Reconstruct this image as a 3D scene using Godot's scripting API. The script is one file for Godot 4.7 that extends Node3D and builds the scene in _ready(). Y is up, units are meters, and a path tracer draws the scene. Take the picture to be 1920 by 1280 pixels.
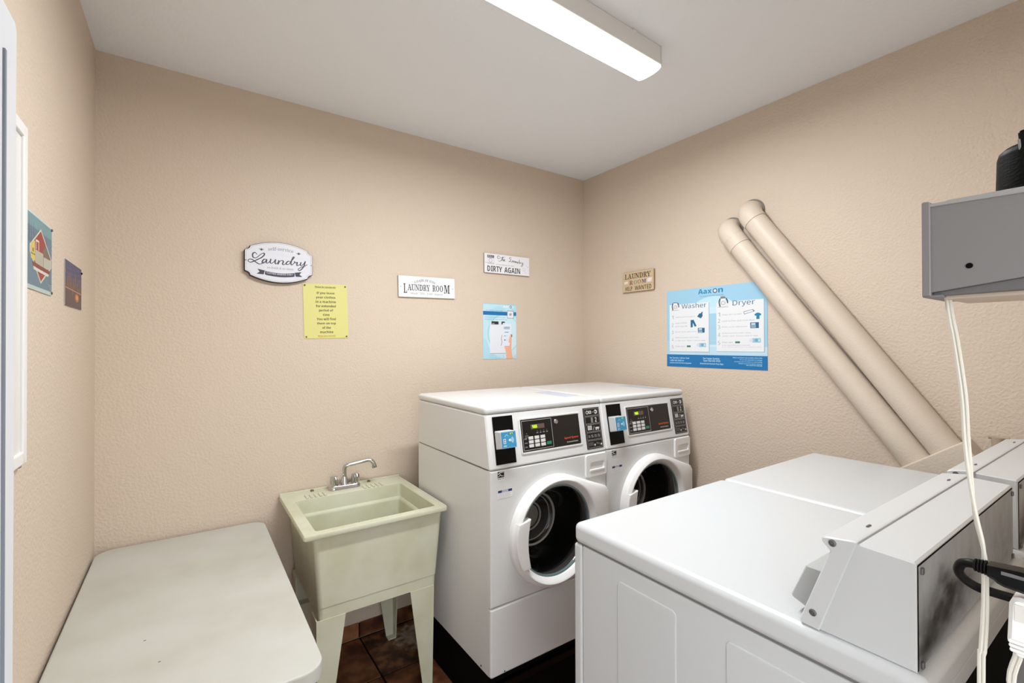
extends Node3D
# A small laundry room: metres, y up, back wall at z = 0, left wall at x = 0, viewer looks towards -z and +x.

const W := 2.823      # right wall
const H := 2.8805     # ceiling
const ZF := 2.75      # front wall
const PIT := 0.372    # floor tile pitch


# ------------------------------------------------------------------ mesh builder
class MB:
	var v := PackedVector3Array()
	var uv := PackedVector2Array()
	var from := 0
	var crease := 0.80

	func tri(a: Vector3, b: Vector3, c: Vector3, ua := Vector2.ZERO, ub := Vector2.ZERO, uc := Vector2.ZERO) -> void:
		v.append(a); v.append(b); v.append(c)
		uv.append(ua); uv.append(ub); uv.append(uc)

	func quad(a: Vector3, b: Vector3, c: Vector3, d: Vector3) -> void:
		tri(a, b, c); tri(a, c, d)

	func begin() -> void:
		from = v.size()

	func flip_from(k: int) -> void:
		for i in range(k, v.size(), 3):
			var t := v[i + 1]; v[i + 1] = v[i + 2]; v[i + 2] = t
			var u := uv[i + 1]; uv[i + 1] = uv[i + 2]; uv[i + 2] = u

	func end() -> void:   # a closed shape: turn it so that its faces look outwards (clockwise)
		if v.size() <= from: return
		var o := v[from]
		var vol := 0.0
		for i in range(from, v.size(), 3):
			vol += (v[i] - o).dot((v[i + 1] - o).cross(v[i + 2] - o))
		if vol > 0.0: flip_from(from)
		from = v.size()

	func facing(n: Vector3) -> void:   # an open sheet: turn it so that it looks along n
		var s := Vector3.ZERO
		for i in range(from, v.size(), 3):
			s += (v[i + 1] - v[i]).cross(v[i + 2] - v[i])
		if s.dot(n) > 0.0: flip_from(from)
		from = v.size()

	func rbox(c: Vector3, size: Vector3, r := 0.003, seg := 2, xf := Transform3D.IDENTITY) -> void:
		begin()
		var h := size / 2.0
		r = minf(r, minf(h.x, minf(h.y, h.z)) * 0.98)
		var inner := h - Vector3(r, r, r)
		var n := 2 * seg + 2
		for f in 6:
			var ax := f / 2
			var sg := 1.0 if f % 2 == 0 else -1.0
			var grid: Array[PackedVector3Array] = []
			for i in n:
				var row := PackedVector3Array()
				for j in n:
					var p := Vector3.ZERO
					p[ax] = sg
					var ti := (i if i <= seg else i - 1) / float(seg * 2) * 2.0 - 1.0
					var tj := (j if j <= seg else j - 1) / float(seg * 2) * 2.0 - 1.0
					var core := Vector3.ZERO
					core[ax] = sg * inner[ax]
					core[(ax + 1) % 3] = inner[(ax + 1) % 3] * (-1.0 if i <= seg else 1.0)
					core[(ax + 2) % 3] = inner[(ax + 2) % 3] * (-1.0 if j <= seg else 1.0)
					var d := Vector3.ZERO
					d[ax] = sg
					d[(ax + 1) % 3] = tan(ti * PI / 4.0)
					d[(ax + 2) % 3] = tan(tj * PI / 4.0)
					row.append(xf * (c + core + d.normalized() * r))
				grid.append(row)
			for i in n - 1:
				for j in n - 1:
					quad(grid[i][j], grid[i + 1][j], grid[i + 1][j + 1], grid[i][j + 1])
		# every face above is wound alike for its own axis; settle each by its outward side
		var k := from
		var mid := xf * c
		for i in range(k, v.size(), 3):
			var nn := (v[i + 1] - v[i]).cross(v[i + 2] - v[i])
			if nn.dot((v[i] + v[i + 1] + v[i + 2]) / 3.0 - mid) > 0.0:
				var t := v[i + 1]; v[i + 1] = v[i + 2]; v[i + 2] = t
		from = v.size()

	func bx(a: Vector3, b: Vector3, r := 0.003, seg := 1) -> void:   # by its two corners
		rbox((a + b) / 2.0, (b - a).abs(), r, seg)

	func plain_box(a: Vector3, b: Vector3) -> void:
		begin()
		var p: Array[Vector3] = []
		for i in 8: p.append(Vector3(b.x if i & 1 else a.x, b.y if i & 2 else a.y, b.z if i & 4 else a.z))
		for q in [[0, 1, 3, 2], [4, 6, 7, 5], [0, 4, 5, 1], [2, 3, 7, 6], [0, 2, 6, 4], [1, 5, 7, 3]]:
			quad(p[q[0]], p[q[1]], p[q[2]], p[q[3]])
		end()

	func cap(ring: PackedVector3Array) -> void:   # a convex end
		var c := Vector3.ZERO
		for p in ring: c += p
		c /= ring.size()
		for i in ring.size(): tri(ring[i], ring[(i + 1) % ring.size()], c)

	func band(a: PackedVector3Array, b: PackedVector3Array) -> void:
		for i in a.size():
			var j := (i + 1) % a.size()
			quad(a[i], a[j], b[j], b[i])

	func loft(rings: Array, cap_first := true, cap_last := true) -> void:   # closed rings of the same count
		begin()
		for k in rings.size() - 1: band(rings[k], rings[k + 1])
		if cap_first:
			var k0 := v.size()
			cap(rings[0])
			for i in range(k0, v.size(), 3):
				var t := v[i + 1]; v[i + 1] = v[i + 2]; v[i + 2] = t
		if cap_last: cap(rings[-1])
		end()

	func prism(poly: PackedVector2Array, z0: float, z1: float, xf := Transform3D.IDENTITY, bevel := 0.0, back_bevel := 0.0) -> void:
		begin()
		var n := poly.size()
		var area := 0.0
		for i in n: area += poly[i].cross(poly[(i + 1) % n])
		var sg := 1.0 if area > 0 else -1.0
		var inset := func(d: float) -> PackedVector2Array:
			var o := PackedVector2Array()
			for i in n:
				var e0 := (poly[i] - poly[(i + n - 1) % n]).normalized()
				var e1 := (poly[(i + 1) % n] - poly[i]).normalized()
				var n0 := Vector2(-e0.y, e0.x) * sg
				var n1 := Vector2(-e1.y, e1.x) * sg
				var m := n0 + n1
				m = m / maxf(m.length_squared(), 0.25) * 2.0
				o.append(poly[i] + m * d)
			return o
		var levels := []
		if back_bevel > 0.0: levels.append([inset.call(back_bevel), z0]); levels.append([poly, z0 + back_bevel])
		else: levels.append([poly, z0])
		if bevel > 0.0:
			levels.append([poly, z1 - bevel]); levels.append([inset.call(bevel * 0.3), z1 - bevel * 0.3]); levels.append([inset.call(bevel), z1])
		else: levels.append([poly, z1])
		var rings := []
		for l in levels:
			var r := PackedVector3Array()
			for p in l[0]: r.append(xf * Vector3(p.x, p.y, l[1]))
			rings.append(r)
		for k in rings.size() - 1: band(rings[k], rings[k + 1])
		var idx := Geometry2D.triangulate_polygon(poly)
		var r0: PackedVector3Array = rings[0]
		var r1: PackedVector3Array = rings[-1]
		# caps wound to match the sides
		for i in range(0, idx.size(), 3):
			var a := poly[idx[i]]; var b := poly[idx[i + 1]]; var c := poly[idx[i + 2]]
			var ccw := (b - a).cross(c - a) > 0
			if ccw == (sg > 0):
				tri(r1[idx[i]], r1[idx[i + 1]], r1[idx[i + 2]]); tri(r0[idx[i]], r0[idx[i + 2]], r0[idx[i + 1]])
			else:
				tri(r1[idx[i]], r1[idx[i + 2]], r1[idx[i + 1]]); tri(r0[idx[i]], r0[idx[i + 1]], r0[idx[i + 2]])
		end()

	func lathe(prof: Array, n := 24, xf := Transform3D.IDENTITY, closed := true) -> void:   # profile of Vector2(radius, height) round y
		begin()
		var rings := []
		for p in prof:
			var r := PackedVector3Array()
			for i in n:
				var a := TAU * i / n
				r.append(xf * Vector3(cos(a) * p.x, p.y, sin(a) * p.x))
			rings.append(r)
		for k in rings.size() - 1: band(rings[k], rings[k + 1])
		if closed:
			var k0 := v.size()
			cap(rings[0])
			for i in range(k0, v.size(), 3):
				var t := v[i + 1]; v[i + 1] = v[i + 2]; v[i + 2] = t
			cap(rings[-1])
			end()
		else:
			from = v.size()

	func tube(pts: PackedVector3Array, r: float, n := 10, rad := PackedFloat32Array()) -> void:
		var rings := []
		var side := Vector3.ZERO
		for i in pts.size():
			var d := (pts[mini(i + 1, pts.size() - 1)] - pts[maxi(i - 1, 0)]).normalized()
			if side == Vector3.ZERO: side = d.cross(Vector3(0.3, 0.9, 0.2)).normalized()
			side = (side - d * side.dot(d)).normalized()
			var up := d.cross(side)
			var ring := PackedVector3Array()
			var rr := r if rad.is_empty() else rad[i]
			for k in n:
				var a := TAU * k / n
				ring.append(pts[i] + (side * cos(a) + up * sin(a)) * rr)
			rings.append(ring)
		loft(rings)

	func face(a: Vector3, b: Vector3, c: Vector3, d: Vector3, n: Vector3) -> void:   # a textured sheet: top left, top right, bottom right, bottom left
		begin()
		tri(a, b, c, Vector2(0, 0), Vector2(1, 0), Vector2(1, 1))
		tri(a, c, d, Vector2(0, 0), Vector2(1, 1), Vector2(0, 1))
		facing(n)

	func mesh() -> ArrayMesh:
		var at := {}
		var fn := PackedVector3Array()
		for i in range(0, v.size(), 3):
			var nn := (v[i + 2] - v[i]).cross(v[i + 1] - v[i])
			fn.append(nn)
			for k in 3:
				var key := Vector3i((v[i + k] * 20000.0).round())
				if at.has(key): at[key].append(i / 3)
				else: at[key] = [i / 3]
		var nv := PackedVector3Array()
		nv.resize(v.size())
		for i in range(0, v.size(), 3):
			var f := fn[i / 3]
			var fl := f.length()
			for k in 3:
				var s := f
				if fl > 0.0:
					for o in at[Vector3i((v[i + k] * 20000.0).round())]:
						if o == i / 3: continue
						var g := fn[o]
						if f.dot(g) > crease * fl * g.length(): s += g
				nv[i + k] = s.normalized() if s.length_squared() > 0.0 else Vector3.UP
		var arr := []
		arr.resize(Mesh.ARRAY_MAX)
		arr[Mesh.ARRAY_VERTEX] = v
		arr[Mesh.ARRAY_NORMAL] = nv
		arr[Mesh.ARRAY_TEX_UV] = uv
		var m := ArrayMesh.new()
		m.add_surface_from_arrays(Mesh.PRIMITIVE_TRIANGLES, arr)
		return m


# ------------------------------------------------------------------ flat print
class CV:
	var im: Image
	var w := 0
	var h := 0

	func _init(ww: int, hh: int, c: Color) -> void:
		w = ww; h = hh
		im = Image.create(ww, hh, false, Image.FORMAT_RGB8)
		im.fill(c)

	func rect(x: float, y: float, a: float, b: float, c: Color) -> void:
		im.fill_rect(Rect2i(int(x), int(y), maxi(1, int(a)), maxi(1, int(b))), c)

	func poly(p: PackedVector2Array, c: Color) -> void:
		var lo := 1e9; var hi := -1e9
		for q in p: lo = minf(lo, q.y); hi = maxf(hi, q.y)
		for y in range(maxi(0, int(lo)), mini(h, int(hi) + 1)):
			var yy := y + 0.5
			var xs := []
			for i in p.size():
				var a := p[i]; var b := p[(i + 1) % p.size()]
				if (a.y <= yy) != (b.y <= yy): xs.append(a.x + (yy - a.y) / (b.y - a.y) * (b.x - a.x))
			xs.sort()
			for i in range(0, xs.size() - 1, 2):
				var x0 := int(round(xs[i])); var x1 := int(round(xs[i + 1]))
				if x1 > x0: im.fill_rect(Rect2i(x0, y, x1 - x0, 1), c)

	func disc(x: float, y: float, r: float, c: Color, ry := -1.0) -> void:
		if ry < 0: ry = r
		for yy in range(int(y - ry), int(y + ry) + 1):
			var t := (yy + 0.5 - y) / ry
			if absf(t) < 1.0:
				var s := sqrt(1.0 - t * t) * r
				im.fill_rect(Rect2i(int(round(x - s)), yy, maxi(1, int(round(2 * s))), 1), c)

	func line(pts: PackedVector2Array, wd: float, c: Color) -> void:
		for i in pts.size() - 1:
			var n := int(pts[i].distance_to(pts[i + 1]) / maxf(0.5, wd * 0.25)) + 1
			for k in n + 1:
				var p := pts[i].lerp(pts[i + 1], k / float(n))
				disc(p.x, p.y, wd / 2.0, c)

	func curve(p: PackedVector2Array, wd: float, c: Color, thin := 0.55) -> void:   # a pen stroke; downstrokes thicker
		var o := PackedVector2Array()
		for i in p.size() - 1:
			var a := p[maxi(i - 1, 0)]; var d := p[mini(i + 2, p.size() - 1)]
			for k in 12: o.append(p[i].cubic_interpolate(p[i + 1], a, d, k / 12.0))
		o.append(p[-1])
		for i in o.size() - 1:
			var dir := (o[i + 1] - o[i]).normalized()
			var ww := wd * lerpf(thin, 1.0, clampf(dir.y * 0.9 + 0.1, 0.0, 1.0))
			var n := int(o[i].distance_to(o[i + 1])) + 1
			for k in n: 
				var q := o[i].lerp(o[i + 1], k / float(n))
				disc(q.x, q.y, ww / 2.0, c)

	# text fitted into the box whose centre is cx, cy; a width or height of 0 keeps the proportions; bend lifts the middle
	func text(s: String, cx: float, cy: float, tw: float, th: float, c: Color, fonts: Dictionary, font := "sans_bold", bend := 0.0, slope := 0.0, shear := 0.0, caps := false) -> void:
		var tm := TextMesh.new()
		tm.font = fonts[font]; tm.text = s; tm.font_size = 48; tm.depth = 0.0; tm.pixel_size = 1.0; tm.curve_step = 4.0
		var arr := tm.get_mesh_arrays()
		var vs: PackedVector3Array = arr[Mesh.ARRAY_VERTEX]
		if vs.is_empty(): return
		var lo := Vector2(1e9, 1e9); var hi := Vector2(-1e9, -1e9)
		for q in vs: lo = lo.min(Vector2(q.x, q.y)); hi = hi.max(Vector2(q.x, q.y))
		var size := hi - lo
		var sx := tw / size.x if tw > 0 else th / size.y
		var sy := th / size.y if th > 0 else sx
		var mid := (lo + hi) / 2.0
		var idx = arr[Mesh.ARRAY_INDEX]
		var n: int = idx.size() if idx != null and idx.size() > 0 else vs.size()
		var p := PackedVector2Array()
		for q in vs:
			var x := (q.x - mid.x) * sx
			var y := -(q.y - mid.y) * sy
			x -= y * shear
			var t := x / maxf(1.0, size.x * sx / 2.0)
			p.append(Vector2(cx + x, cy + y + bend * t * t + slope * x))
		for i in range(0, n, 3):
			var a: Vector2; var b: Vector2; var d: Vector2
			if idx != null and idx.size() > 0: a = p[idx[i]]; b = p[idx[i + 1]]; d = p[idx[i + 2]]
			else: a = p[i]; b = p[i + 1]; d = p[i + 2]
			var y0 := minf(a.y, minf(b.y, d.y)); var y1 := maxf(a.y, maxf(b.y, d.y))
			for y in range(maxi(0, int(floor(y0))), mini(h, int(ceil(y1)) + 1)):
				var yy := y + 0.5
				var x0 := 1e9; var x1 := -1e9
				for e in [[a, b], [b, d], [d, a]]:
					var u: Vector2 = e[0]; var w2: Vector2 = e[1]
					if (u.y <= yy) != (w2.y <= yy):
						var xx := u.x + (yy - u.y) / (w2.y - u.y) * (w2.x - u.x)
						x0 = minf(x0, xx); x1 = maxf(x1, xx)
				if x1 >= x0:
					var ia := int(round(x0)); var ib := int(round(x1))
					if ib > ia and ib > 0 and ia < w: im.fill_rect(Rect2i(maxi(ia, 0), y, mini(ib, w) - maxi(ia, 0), 1), c)

	func tex() -> ImageTexture:
		return ImageTexture.create_from_image(im)


# ------------------------------------------------------------------ naming and materials
var fonts := {}
var used := {}
var M := {}


func numbered(called: String) -> String:
	if not used.has(called):
		used[called] = 0
		return called
	used[called] += 1
	return "%s_%03d" % [called, used[called]]


func tag(o: Node3D, label: String, category: String, group := "", kind := "") -> Node3D:
	o.set_meta("label", label)
	o.set_meta("category", category)
	if group: o.set_meta("group", group)
	if kind: o.set_meta("kind", kind)
	return o


func thing(called: String, label: String, category: String, at := Vector3.ZERO, turn := 0.0, group := "") -> Node3D:
	var o := Node3D.new()
	o.name = numbered(called)
	add_child(o, true)
	o.position = at
	o.rotation_degrees.y = turn
	tag(o, label, category, group)
	return o


func part(called: String, b: MB, m: Material, parent: Node = null) -> MeshInstance3D:
	var o := MeshInstance3D.new()
	o.mesh = b.mesh()
	o.material_override = m
	o.cast_shadow = GeometryInstance3D.SHADOW_CASTING_SETTING_ON
	if parent == null:
		o.name = numbered(called)
		add_child(o, true)
	else:
		o.name = called
		parent.add_child(o, true)
	return o


func struct(called: String, b: MB, m: Material, label: String, category: String) -> MeshInstance3D:
	var o := part(called, b, m)
	tag(o, label, category, "", "structure")
	return o


func mat(c: Color, rough := 0.5, metal := 0.0, spec := 0.5) -> StandardMaterial3D:
	var m := StandardMaterial3D.new()
	m.albedo_color = c
	m.roughness = rough
	m.metallic = metal
	m.metallic_specular = spec
	return m


func printed(t: Texture2D, rough := 0.45, spec := 0.5) -> StandardMaterial3D:
	var m := mat(Color.WHITE, rough, 0.0, spec)
	m.albedo_texture = t
	m.texture_repeat = false
	return m


func noise_tex(freq: float, seed_: int, size := 512, oct := 4, ramp: Gradient = null, kind := FastNoiseLite.TYPE_SIMPLEX_SMOOTH) -> NoiseTexture2D:
	var n := FastNoiseLite.new()
	n.seed = seed_
	n.noise_type = kind
	n.frequency = freq
	n.fractal_octaves = oct
	var t := NoiseTexture2D.new()
	t.width = size; t.height = size
	t.seamless = true
	t.noise = n
	if ramp: t.color_ramp = ramp
	return t


func grad(stops: Array) -> Gradient:
	var g := Gradient.new()
	var o := PackedFloat32Array(); var c := PackedColorArray()
	for s in stops: o.append(s[0]); c.append(s[1])
	g.offsets = o; g.colors = c
	return g


func tri_map(m: StandardMaterial3D, s: float) -> StandardMaterial3D:
	m.uv1_triplanar = true
	m.uv1_world_triplanar = true
	m.uv1_scale = Vector3(s, s, s)
	return m


func rr(cx: float, cy: float, w: float, h: float, r: float, n := 5) -> PackedVector2Array:   # a rounded rectangle
	var o := PackedVector2Array()
	for q in 4:
		var sx := 1.0 if q == 0 or q == 3 else -1.0
		var sy := 1.0 if q < 2 else -1.0
		for k in n:
			var a := PI / 2.0 * (q + k / float(n - 1))
			o.append(Vector2(cx + sx * (w / 2 - r) + cos(a) * r, cy + sy * (h / 2 - r) + sin(a) * r))
	return o


func ring3(p: PackedVector2Array, z: float, xf := Transform3D.IDENTITY) -> PackedVector3Array:
	var o := PackedVector3Array()
	for q in p: o.append(xf * Vector3(q.x, q.y, z))
	return o


func flat_ring(p: PackedVector2Array, y: float) -> PackedVector3Array:
	var o := PackedVector3Array()
	for q in p: o.append(Vector3(q.x, y, q.y))
	return o


func rgb(r: int, g: int, b: int) -> Color:
	return Color8(r, g, b)


# ------------------------------------------------------------------ the scene
func _ready() -> void:
	setup_camera()
	setup_light()
	for f in [["sans", "Droid Sans", 400], ["sans_bold", "Droid Sans", 700], ["serif", "Droid Serif", 400], ["serif_bold", "Droid Serif", 700]]:
		var sf := SystemFont.new()
		sf.font_names = PackedStringArray([f[1]]); sf.font_weight = f[2]
		fonts[f[0]] = sf
	materials()
	room()
	light_fixture()
	washers()
	dryers()
	sink()
	table()
	pipes()
	signs_back()
	signs_right()
	left_wall_things()
	shelf_and_cords()


func setup_camera() -> void:
	var c := Camera3D.new()
	c.name = "camera"
	c.fov = 72.2539
	c.near = 0.02
	add_child(c)
	c.position = Vector3(0.3263, 1.6256, 2.6334)
	c.rotation_order = EULER_ORDER_YXZ
	c.rotation_degrees = Vector3(0.3396, -34.6786, -0.1442)
	c.current = true


func setup_light() -> void:
	var env := Environment.new()
	var sky := Sky.new()
	var sm := ProceduralSkyMaterial.new()   # bright hazy daylight outside the open doorway
	sm.sky_top_color = Color(0.86, 0.88, 0.90)
	sm.sky_horizon_color = Color(0.95, 0.95, 0.94)
	sm.ground_horizon_color = Color(0.86, 0.85, 0.83)
	sm.ground_bottom_color = Color(0.60, 0.58, 0.55)
	sm.sun_angle_max = 1.0
	sky.sky_material = sm
	env.background_mode = Environment.BG_SKY
	env.sky = sky
	env.background_energy_multiplier = 2.2
	env.tonemap_mode = Environment.TONE_MAPPER_LINEAR
	env.tonemap_exposure = 2.25
	env.sdfgi_enabled = true
	env.ssao_enabled = true
	env.ssil_enabled = true
	var we := WorldEnvironment.new()
	we.name = "environment"
	we.environment = env
	add_child(we)
	# the strip lamp's own light, just under its glowing lens
	var a := AreaLight3D.new()
	a.name = "strip_lamp_light"
	a.area_size = Vector2(1.20, 0.118)
	a.light_energy = 1.9
	a.light_color = Color(0.974, 0.986, 0.995)
	a.shadow_enabled = true
	a.area_range = 8.0
	add_child(a)
	a.position = Vector3(1.355, 2.772, 1.340)
	a.rotation_degrees = Vector3(-90, 2.2, 0)


func materials() -> void:
	var wn := noise_tex(0.05, 11, 1024, 4)
	var wall := mat(rgb(214, 198, 181), 0.60, 0.0, 0.35)
	wall.heightmap_enabled = true
	wall.heightmap_texture = wn
	wall.heightmap_scale = 0.17
	M.wall = tri_map(wall, 1.25)
	var ceil_m := mat(rgb(240, 243, 247), 0.85, 0.0, 0.2)
	ceil_m.heightmap_enabled = true
	ceil_m.heightmap_texture = wn
	ceil_m.heightmap_scale = 0.07
	M.ceiling = tri_map(ceil_m, 0.85)
	M.pipe = mat(rgb(213, 200, 184), 0.45, 0.0, 0.4)
	M.pipe.heightmap_enabled = true; M.pipe.heightmap_texture = wn; M.pipe.heightmap_scale = 0.08
	tri_map(M.pipe, 1.6)
	M.grout = mat(rgb(34, 26, 22), 0.95, 0.0, 0.2)
	M.tiles = []
	for k in 3:
		var g := grad([[0.0, rgb(58, 30, 20)], [0.35, rgb(108, 62, 40)], [0.6, rgb(142, 92, 60)], [1.0, rgb(168, 124, 88)]])
		var t := mat(Color.WHITE.darkened(0.06 * k), 0.45, 0.0, 0.4)
		t.albedo_texture = noise_tex(0.010, 31 + k, 512, 5, g)
		M.tiles.append(tri_map(t, 0.8 + 0.17 * k))
	M.dusty = stained_tile()
	M.enamel = mat(rgb(222, 223, 223), 0.28, 0.0, 0.5)
	M.enamel_dryer = mat(rgb(200, 203, 205), 0.30, 0.0, 0.5)
	M.plastic_white = mat(rgb(236, 236, 235), 0.35)
	M.grey_gap = mat(rgb(110, 110, 110), 0.7)
	M.black = mat(rgb(6, 6, 6), 0.32, 0.0, 0.28)
	M.black_matt = mat(rgb(7, 7, 7), 0.75, 0.0, 0.2)
	M.rubber = mat(rgb(9, 9, 9), 0.45, 0.0, 0.3)
	M.steel = mat(rgb(150, 150, 152), 0.35, 0.9)
	M.drum = mat(rgb(58, 56, 55), 0.3, 0.9)
	M.bowl_grey = mat(rgb(186, 180, 174), 0.3, 0.5)
	M.bowl_centre = mat(rgb(150, 143, 132), 0.4, 0.4)
	M.bowl_centre.heightmap_enabled = true
	M.bowl_centre.heightmap_texture = noise_tex(0.12, 3, 256, 1, null, FastNoiseLite.TYPE_CELLULAR)
	M.bowl_centre.heightmap_scale = 0.2
	tri_map(M.bowl_centre, 9.0)
	M.chrome = mat(rgb(205, 205, 208), 0.14, 1.0)
	M.screw = mat(rgb(110, 110, 112), 0.35, 0.7)
	var glass := mat(Color(0.20, 0.20, 0.21, 0.10), 0.02)
	glass.transparency = BaseMaterial3D.TRANSPARENCY_ALPHA
	M.glass = glass
	var tub := mat(Color.WHITE, 0.5, 0.0, 0.4)
	tub.albedo_texture = noise_tex(0.008, 5, 512, 5, grad([[0.0, rgb(196, 195, 166)], [0.5, rgb(206, 207, 184)], [1.0, rgb(212, 214, 196)]]))
	M.tub = tri_map(tub, 0.9)
	var tb := mat(Color.WHITE, 0.5, 0.0, 0.35)
	tb.albedo_texture = noise_tex(0.006, 9, 512, 5, grad([[0.0, rgb(186, 185, 175)], [0.45, rgb(194, 194, 186)], [1.0, rgb(200, 200, 195)]]))
	M.table = tri_map(tb, 0.7)
	M.grey_metal = mat(rgb(122, 121, 122), 0.5, 0.0, 0.4)
	M.grey_dark = mat(rgb(96, 95, 96), 0.55)
	M.beige_board = mat(rgb(196, 180, 165), 0.7)
	M.door = mat(rgb(218, 222, 228), 0.4)
	M.gasket = mat(rgb(120, 126, 138), 0.7)
	M.cord = mat(rgb(205, 202, 192), 0.5)
	M.paper_edge = mat(rgb(225, 225, 222), 0.7)


# ------------------------------------------------------------------ room shell
func room() -> void:
	var b := MB.new()
	b.plain_box(Vector3(-0.12, -0.12, -0.12), Vector3(W + 0.12, -0.004, ZF + 0.12))
	var floor_o := struct("floor", b, M.grout, "dark floor of brown tiles laid in dark grout", "floor")
	lay_tiles(floor_o)
	b = MB.new()
	b.plain_box(Vector3(-0.12, H, -0.12), Vector3(W + 0.12, H + 0.12, ZF + 0.12))
	struct("ceiling", b, M.ceiling, "flat white painted ceiling over the laundry room", "ceiling")
	b = MB.new()
	b.plain_box(Vector3(-0.12, -0.004, -0.12), Vector3(W + 0.12, H, 0))
	struct("wall_back", b, M.wall, "beige textured back wall behind the washers and sink", "wall")
	b = MB.new()
	b.plain_box(Vector3(-0.12, -0.004, 0), Vector3(0, H, ZF))
	struct("wall_left", b, M.wall, "beige textured left wall beside the folding table", "wall")
	b = MB.new()
	b.plain_box(Vector3(W, -0.004, 0), Vector3(W + 0.12, H, ZF))
	struct("wall_right", b, M.wall, "beige textured right wall that carries the slanting ducts", "wall")
	b = MB.new()   # the wall with the open doorway behind the viewer
	b.plain_box(Vector3(0, -0.004, ZF), Vector3(0.12, H, ZF + 0.12))
	b.plain_box(Vector3(0.99, -0.004, ZF), Vector3(W, H, ZF + 0.12))
	b.plain_box(Vector3(0.12, 2.03, ZF), Vector3(0.99, H, ZF + 0.12))
	struct("wall_front", b, M.wall, "beige front wall with the open doorway", "wall")
	# the door leaf stands open into the room; only a strip of it shows
	b = MB.new()
	var lf := PackedVector2Array([Vector2(1.900, 0.012), Vector2(1.9045, 1.30), Vector2(1.8985, 1.972), Vector2(1.905, 1.980), Vector2(2.745, 1.995), Vector2(2.745, 0.012)])
	var side := Transform3D(Basis(Vector3(0, 0, 1), Vector3(0, 1, 0), Vector3(1, 0, 0)), Vector3.ZERO)   # (z, y) outlines swept along x
	b.prism(lf, 0.126, 0.170, side, 0.002)
	var d := struct("door_1", b, M.door, "white door leaf standing open at the left edge", "door")
	b = MB.new()
	b.bx(Vector3(0.168, 0.03, 1.9425), Vector3(0.1722, 1.93, 1.9475), 0.001)
	part("weatherstrip", b, M.gasket, d)
	b = MB.new()
	b.lathe([Vector2(0.026, 0.0), Vector2(0.026, 0.006), Vector2(0.010, 0.010), Vector2(0.010, 0.035), Vector2(0.022, 0.040), Vector2(0.027, 0.052), Vector2(0.020, 0.064)], 20, Transform3D(Basis(Vector3(0, 0, 1), -PI / 2), Vector3(0.170, 0.96, 1.985)))
	part("door_knob", b, M.steel, d)
	# tile baseboards
	for side_name in ["back", "left", "right"]:
		b = MB.new()
		var base: MeshInstance3D
		if side_name == "back": b.plain_box(Vector3(0, 0, 0), Vector3(W, 0.080, 0.004))
		elif side_name == "left": b.plain_box(Vector3(0, 0, 0.004), Vector3(0.004, 0.080, 1.85))
		else: b.plain_box(Vector3(W - 0.004, 0, 0.004), Vector3(W, 0.080, ZF))
		base = struct("baseboard_" + side_name, b, M.grout, "brown tile baseboard along the %s wall" % side_name, "baseboard")
		var x := 1.108 - 3 * PIT
		while x < (W if side_name == "back" else ZF):
			var a0 := maxf(x + 0.004, 0.016)
			var a1 := minf(x + PIT - 0.004, (W if side_name == "back" else (1.85 if side_name == "left" else ZF)) - 0.016)
			if a1 - a0 > 0.03:
				b = MB.new()
				if side_name == "back": b.bx(Vector3(a0, 0.004, 0.002), Vector3(a1, 0.085, 0.011), 0.002)
				elif side_name == "left": b.bx(Vector3(0.002, 0.004, a0), Vector3(0.011, 0.085, a1), 0.002)
				else: b.bx(Vector3(W - 0.011, 0.004, a0), Vector3(W - 0.002, 0.085, a1), 0.002)
				part("tile", b, M.tiles[int(x * 7.0 + 40) % 3], base)
			x += PIT
	# a pale landing outside the doorway
	b = MB.new()
	b.bx(Vector3(-0.6, -0.14, ZF + 0.121), Vector3(2.2, -0.02, ZF + 2.2), 0.01)
	struct("landing_outside", b, mat(rgb(190, 186, 178), 0.9), "pale concrete landing outside the open doorway", "landing")


func stained_tile() -> StandardMaterial3D:   # brown tile with a pale dried-on patch towards its back right corner
	var im := Image.create(192, 192, false, Image.FORMAT_RGB8)
	var n := FastNoiseLite.new()
	n.seed = 21; n.frequency = 0.02; n.fractal_octaves = 5
	var g := grad([[0.0, rgb(40, 22, 16)], [0.4, rgb(84, 52, 34)], [0.65, rgb(122, 82, 50)], [1.0, rgb(146, 108, 74)]])
	for y in 192:
		for x in 192:
			var q := clampf(0.5 + 0.75 * n.get_noise_2d(x, y), 0.0, 1.0)
			var k := n.get_noise_2d(x * 1.7 + 400, y * 1.7)
			var d := Vector2((x - 128.0) / 62.0, (y - 78.0) / 76.0).length() + k * 0.5
			im.set_pixel(x, y, g.sample(q).lerp(rgb(190, 184, 172).lerp(rgb(150, 136, 118), clampf(0.5 + k, 0.0, 1.0)), 0.85 * smoothstep(1.05, 0.45, d)))
	return printed(ImageTexture.create_from_image(im), 0.6)


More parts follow.
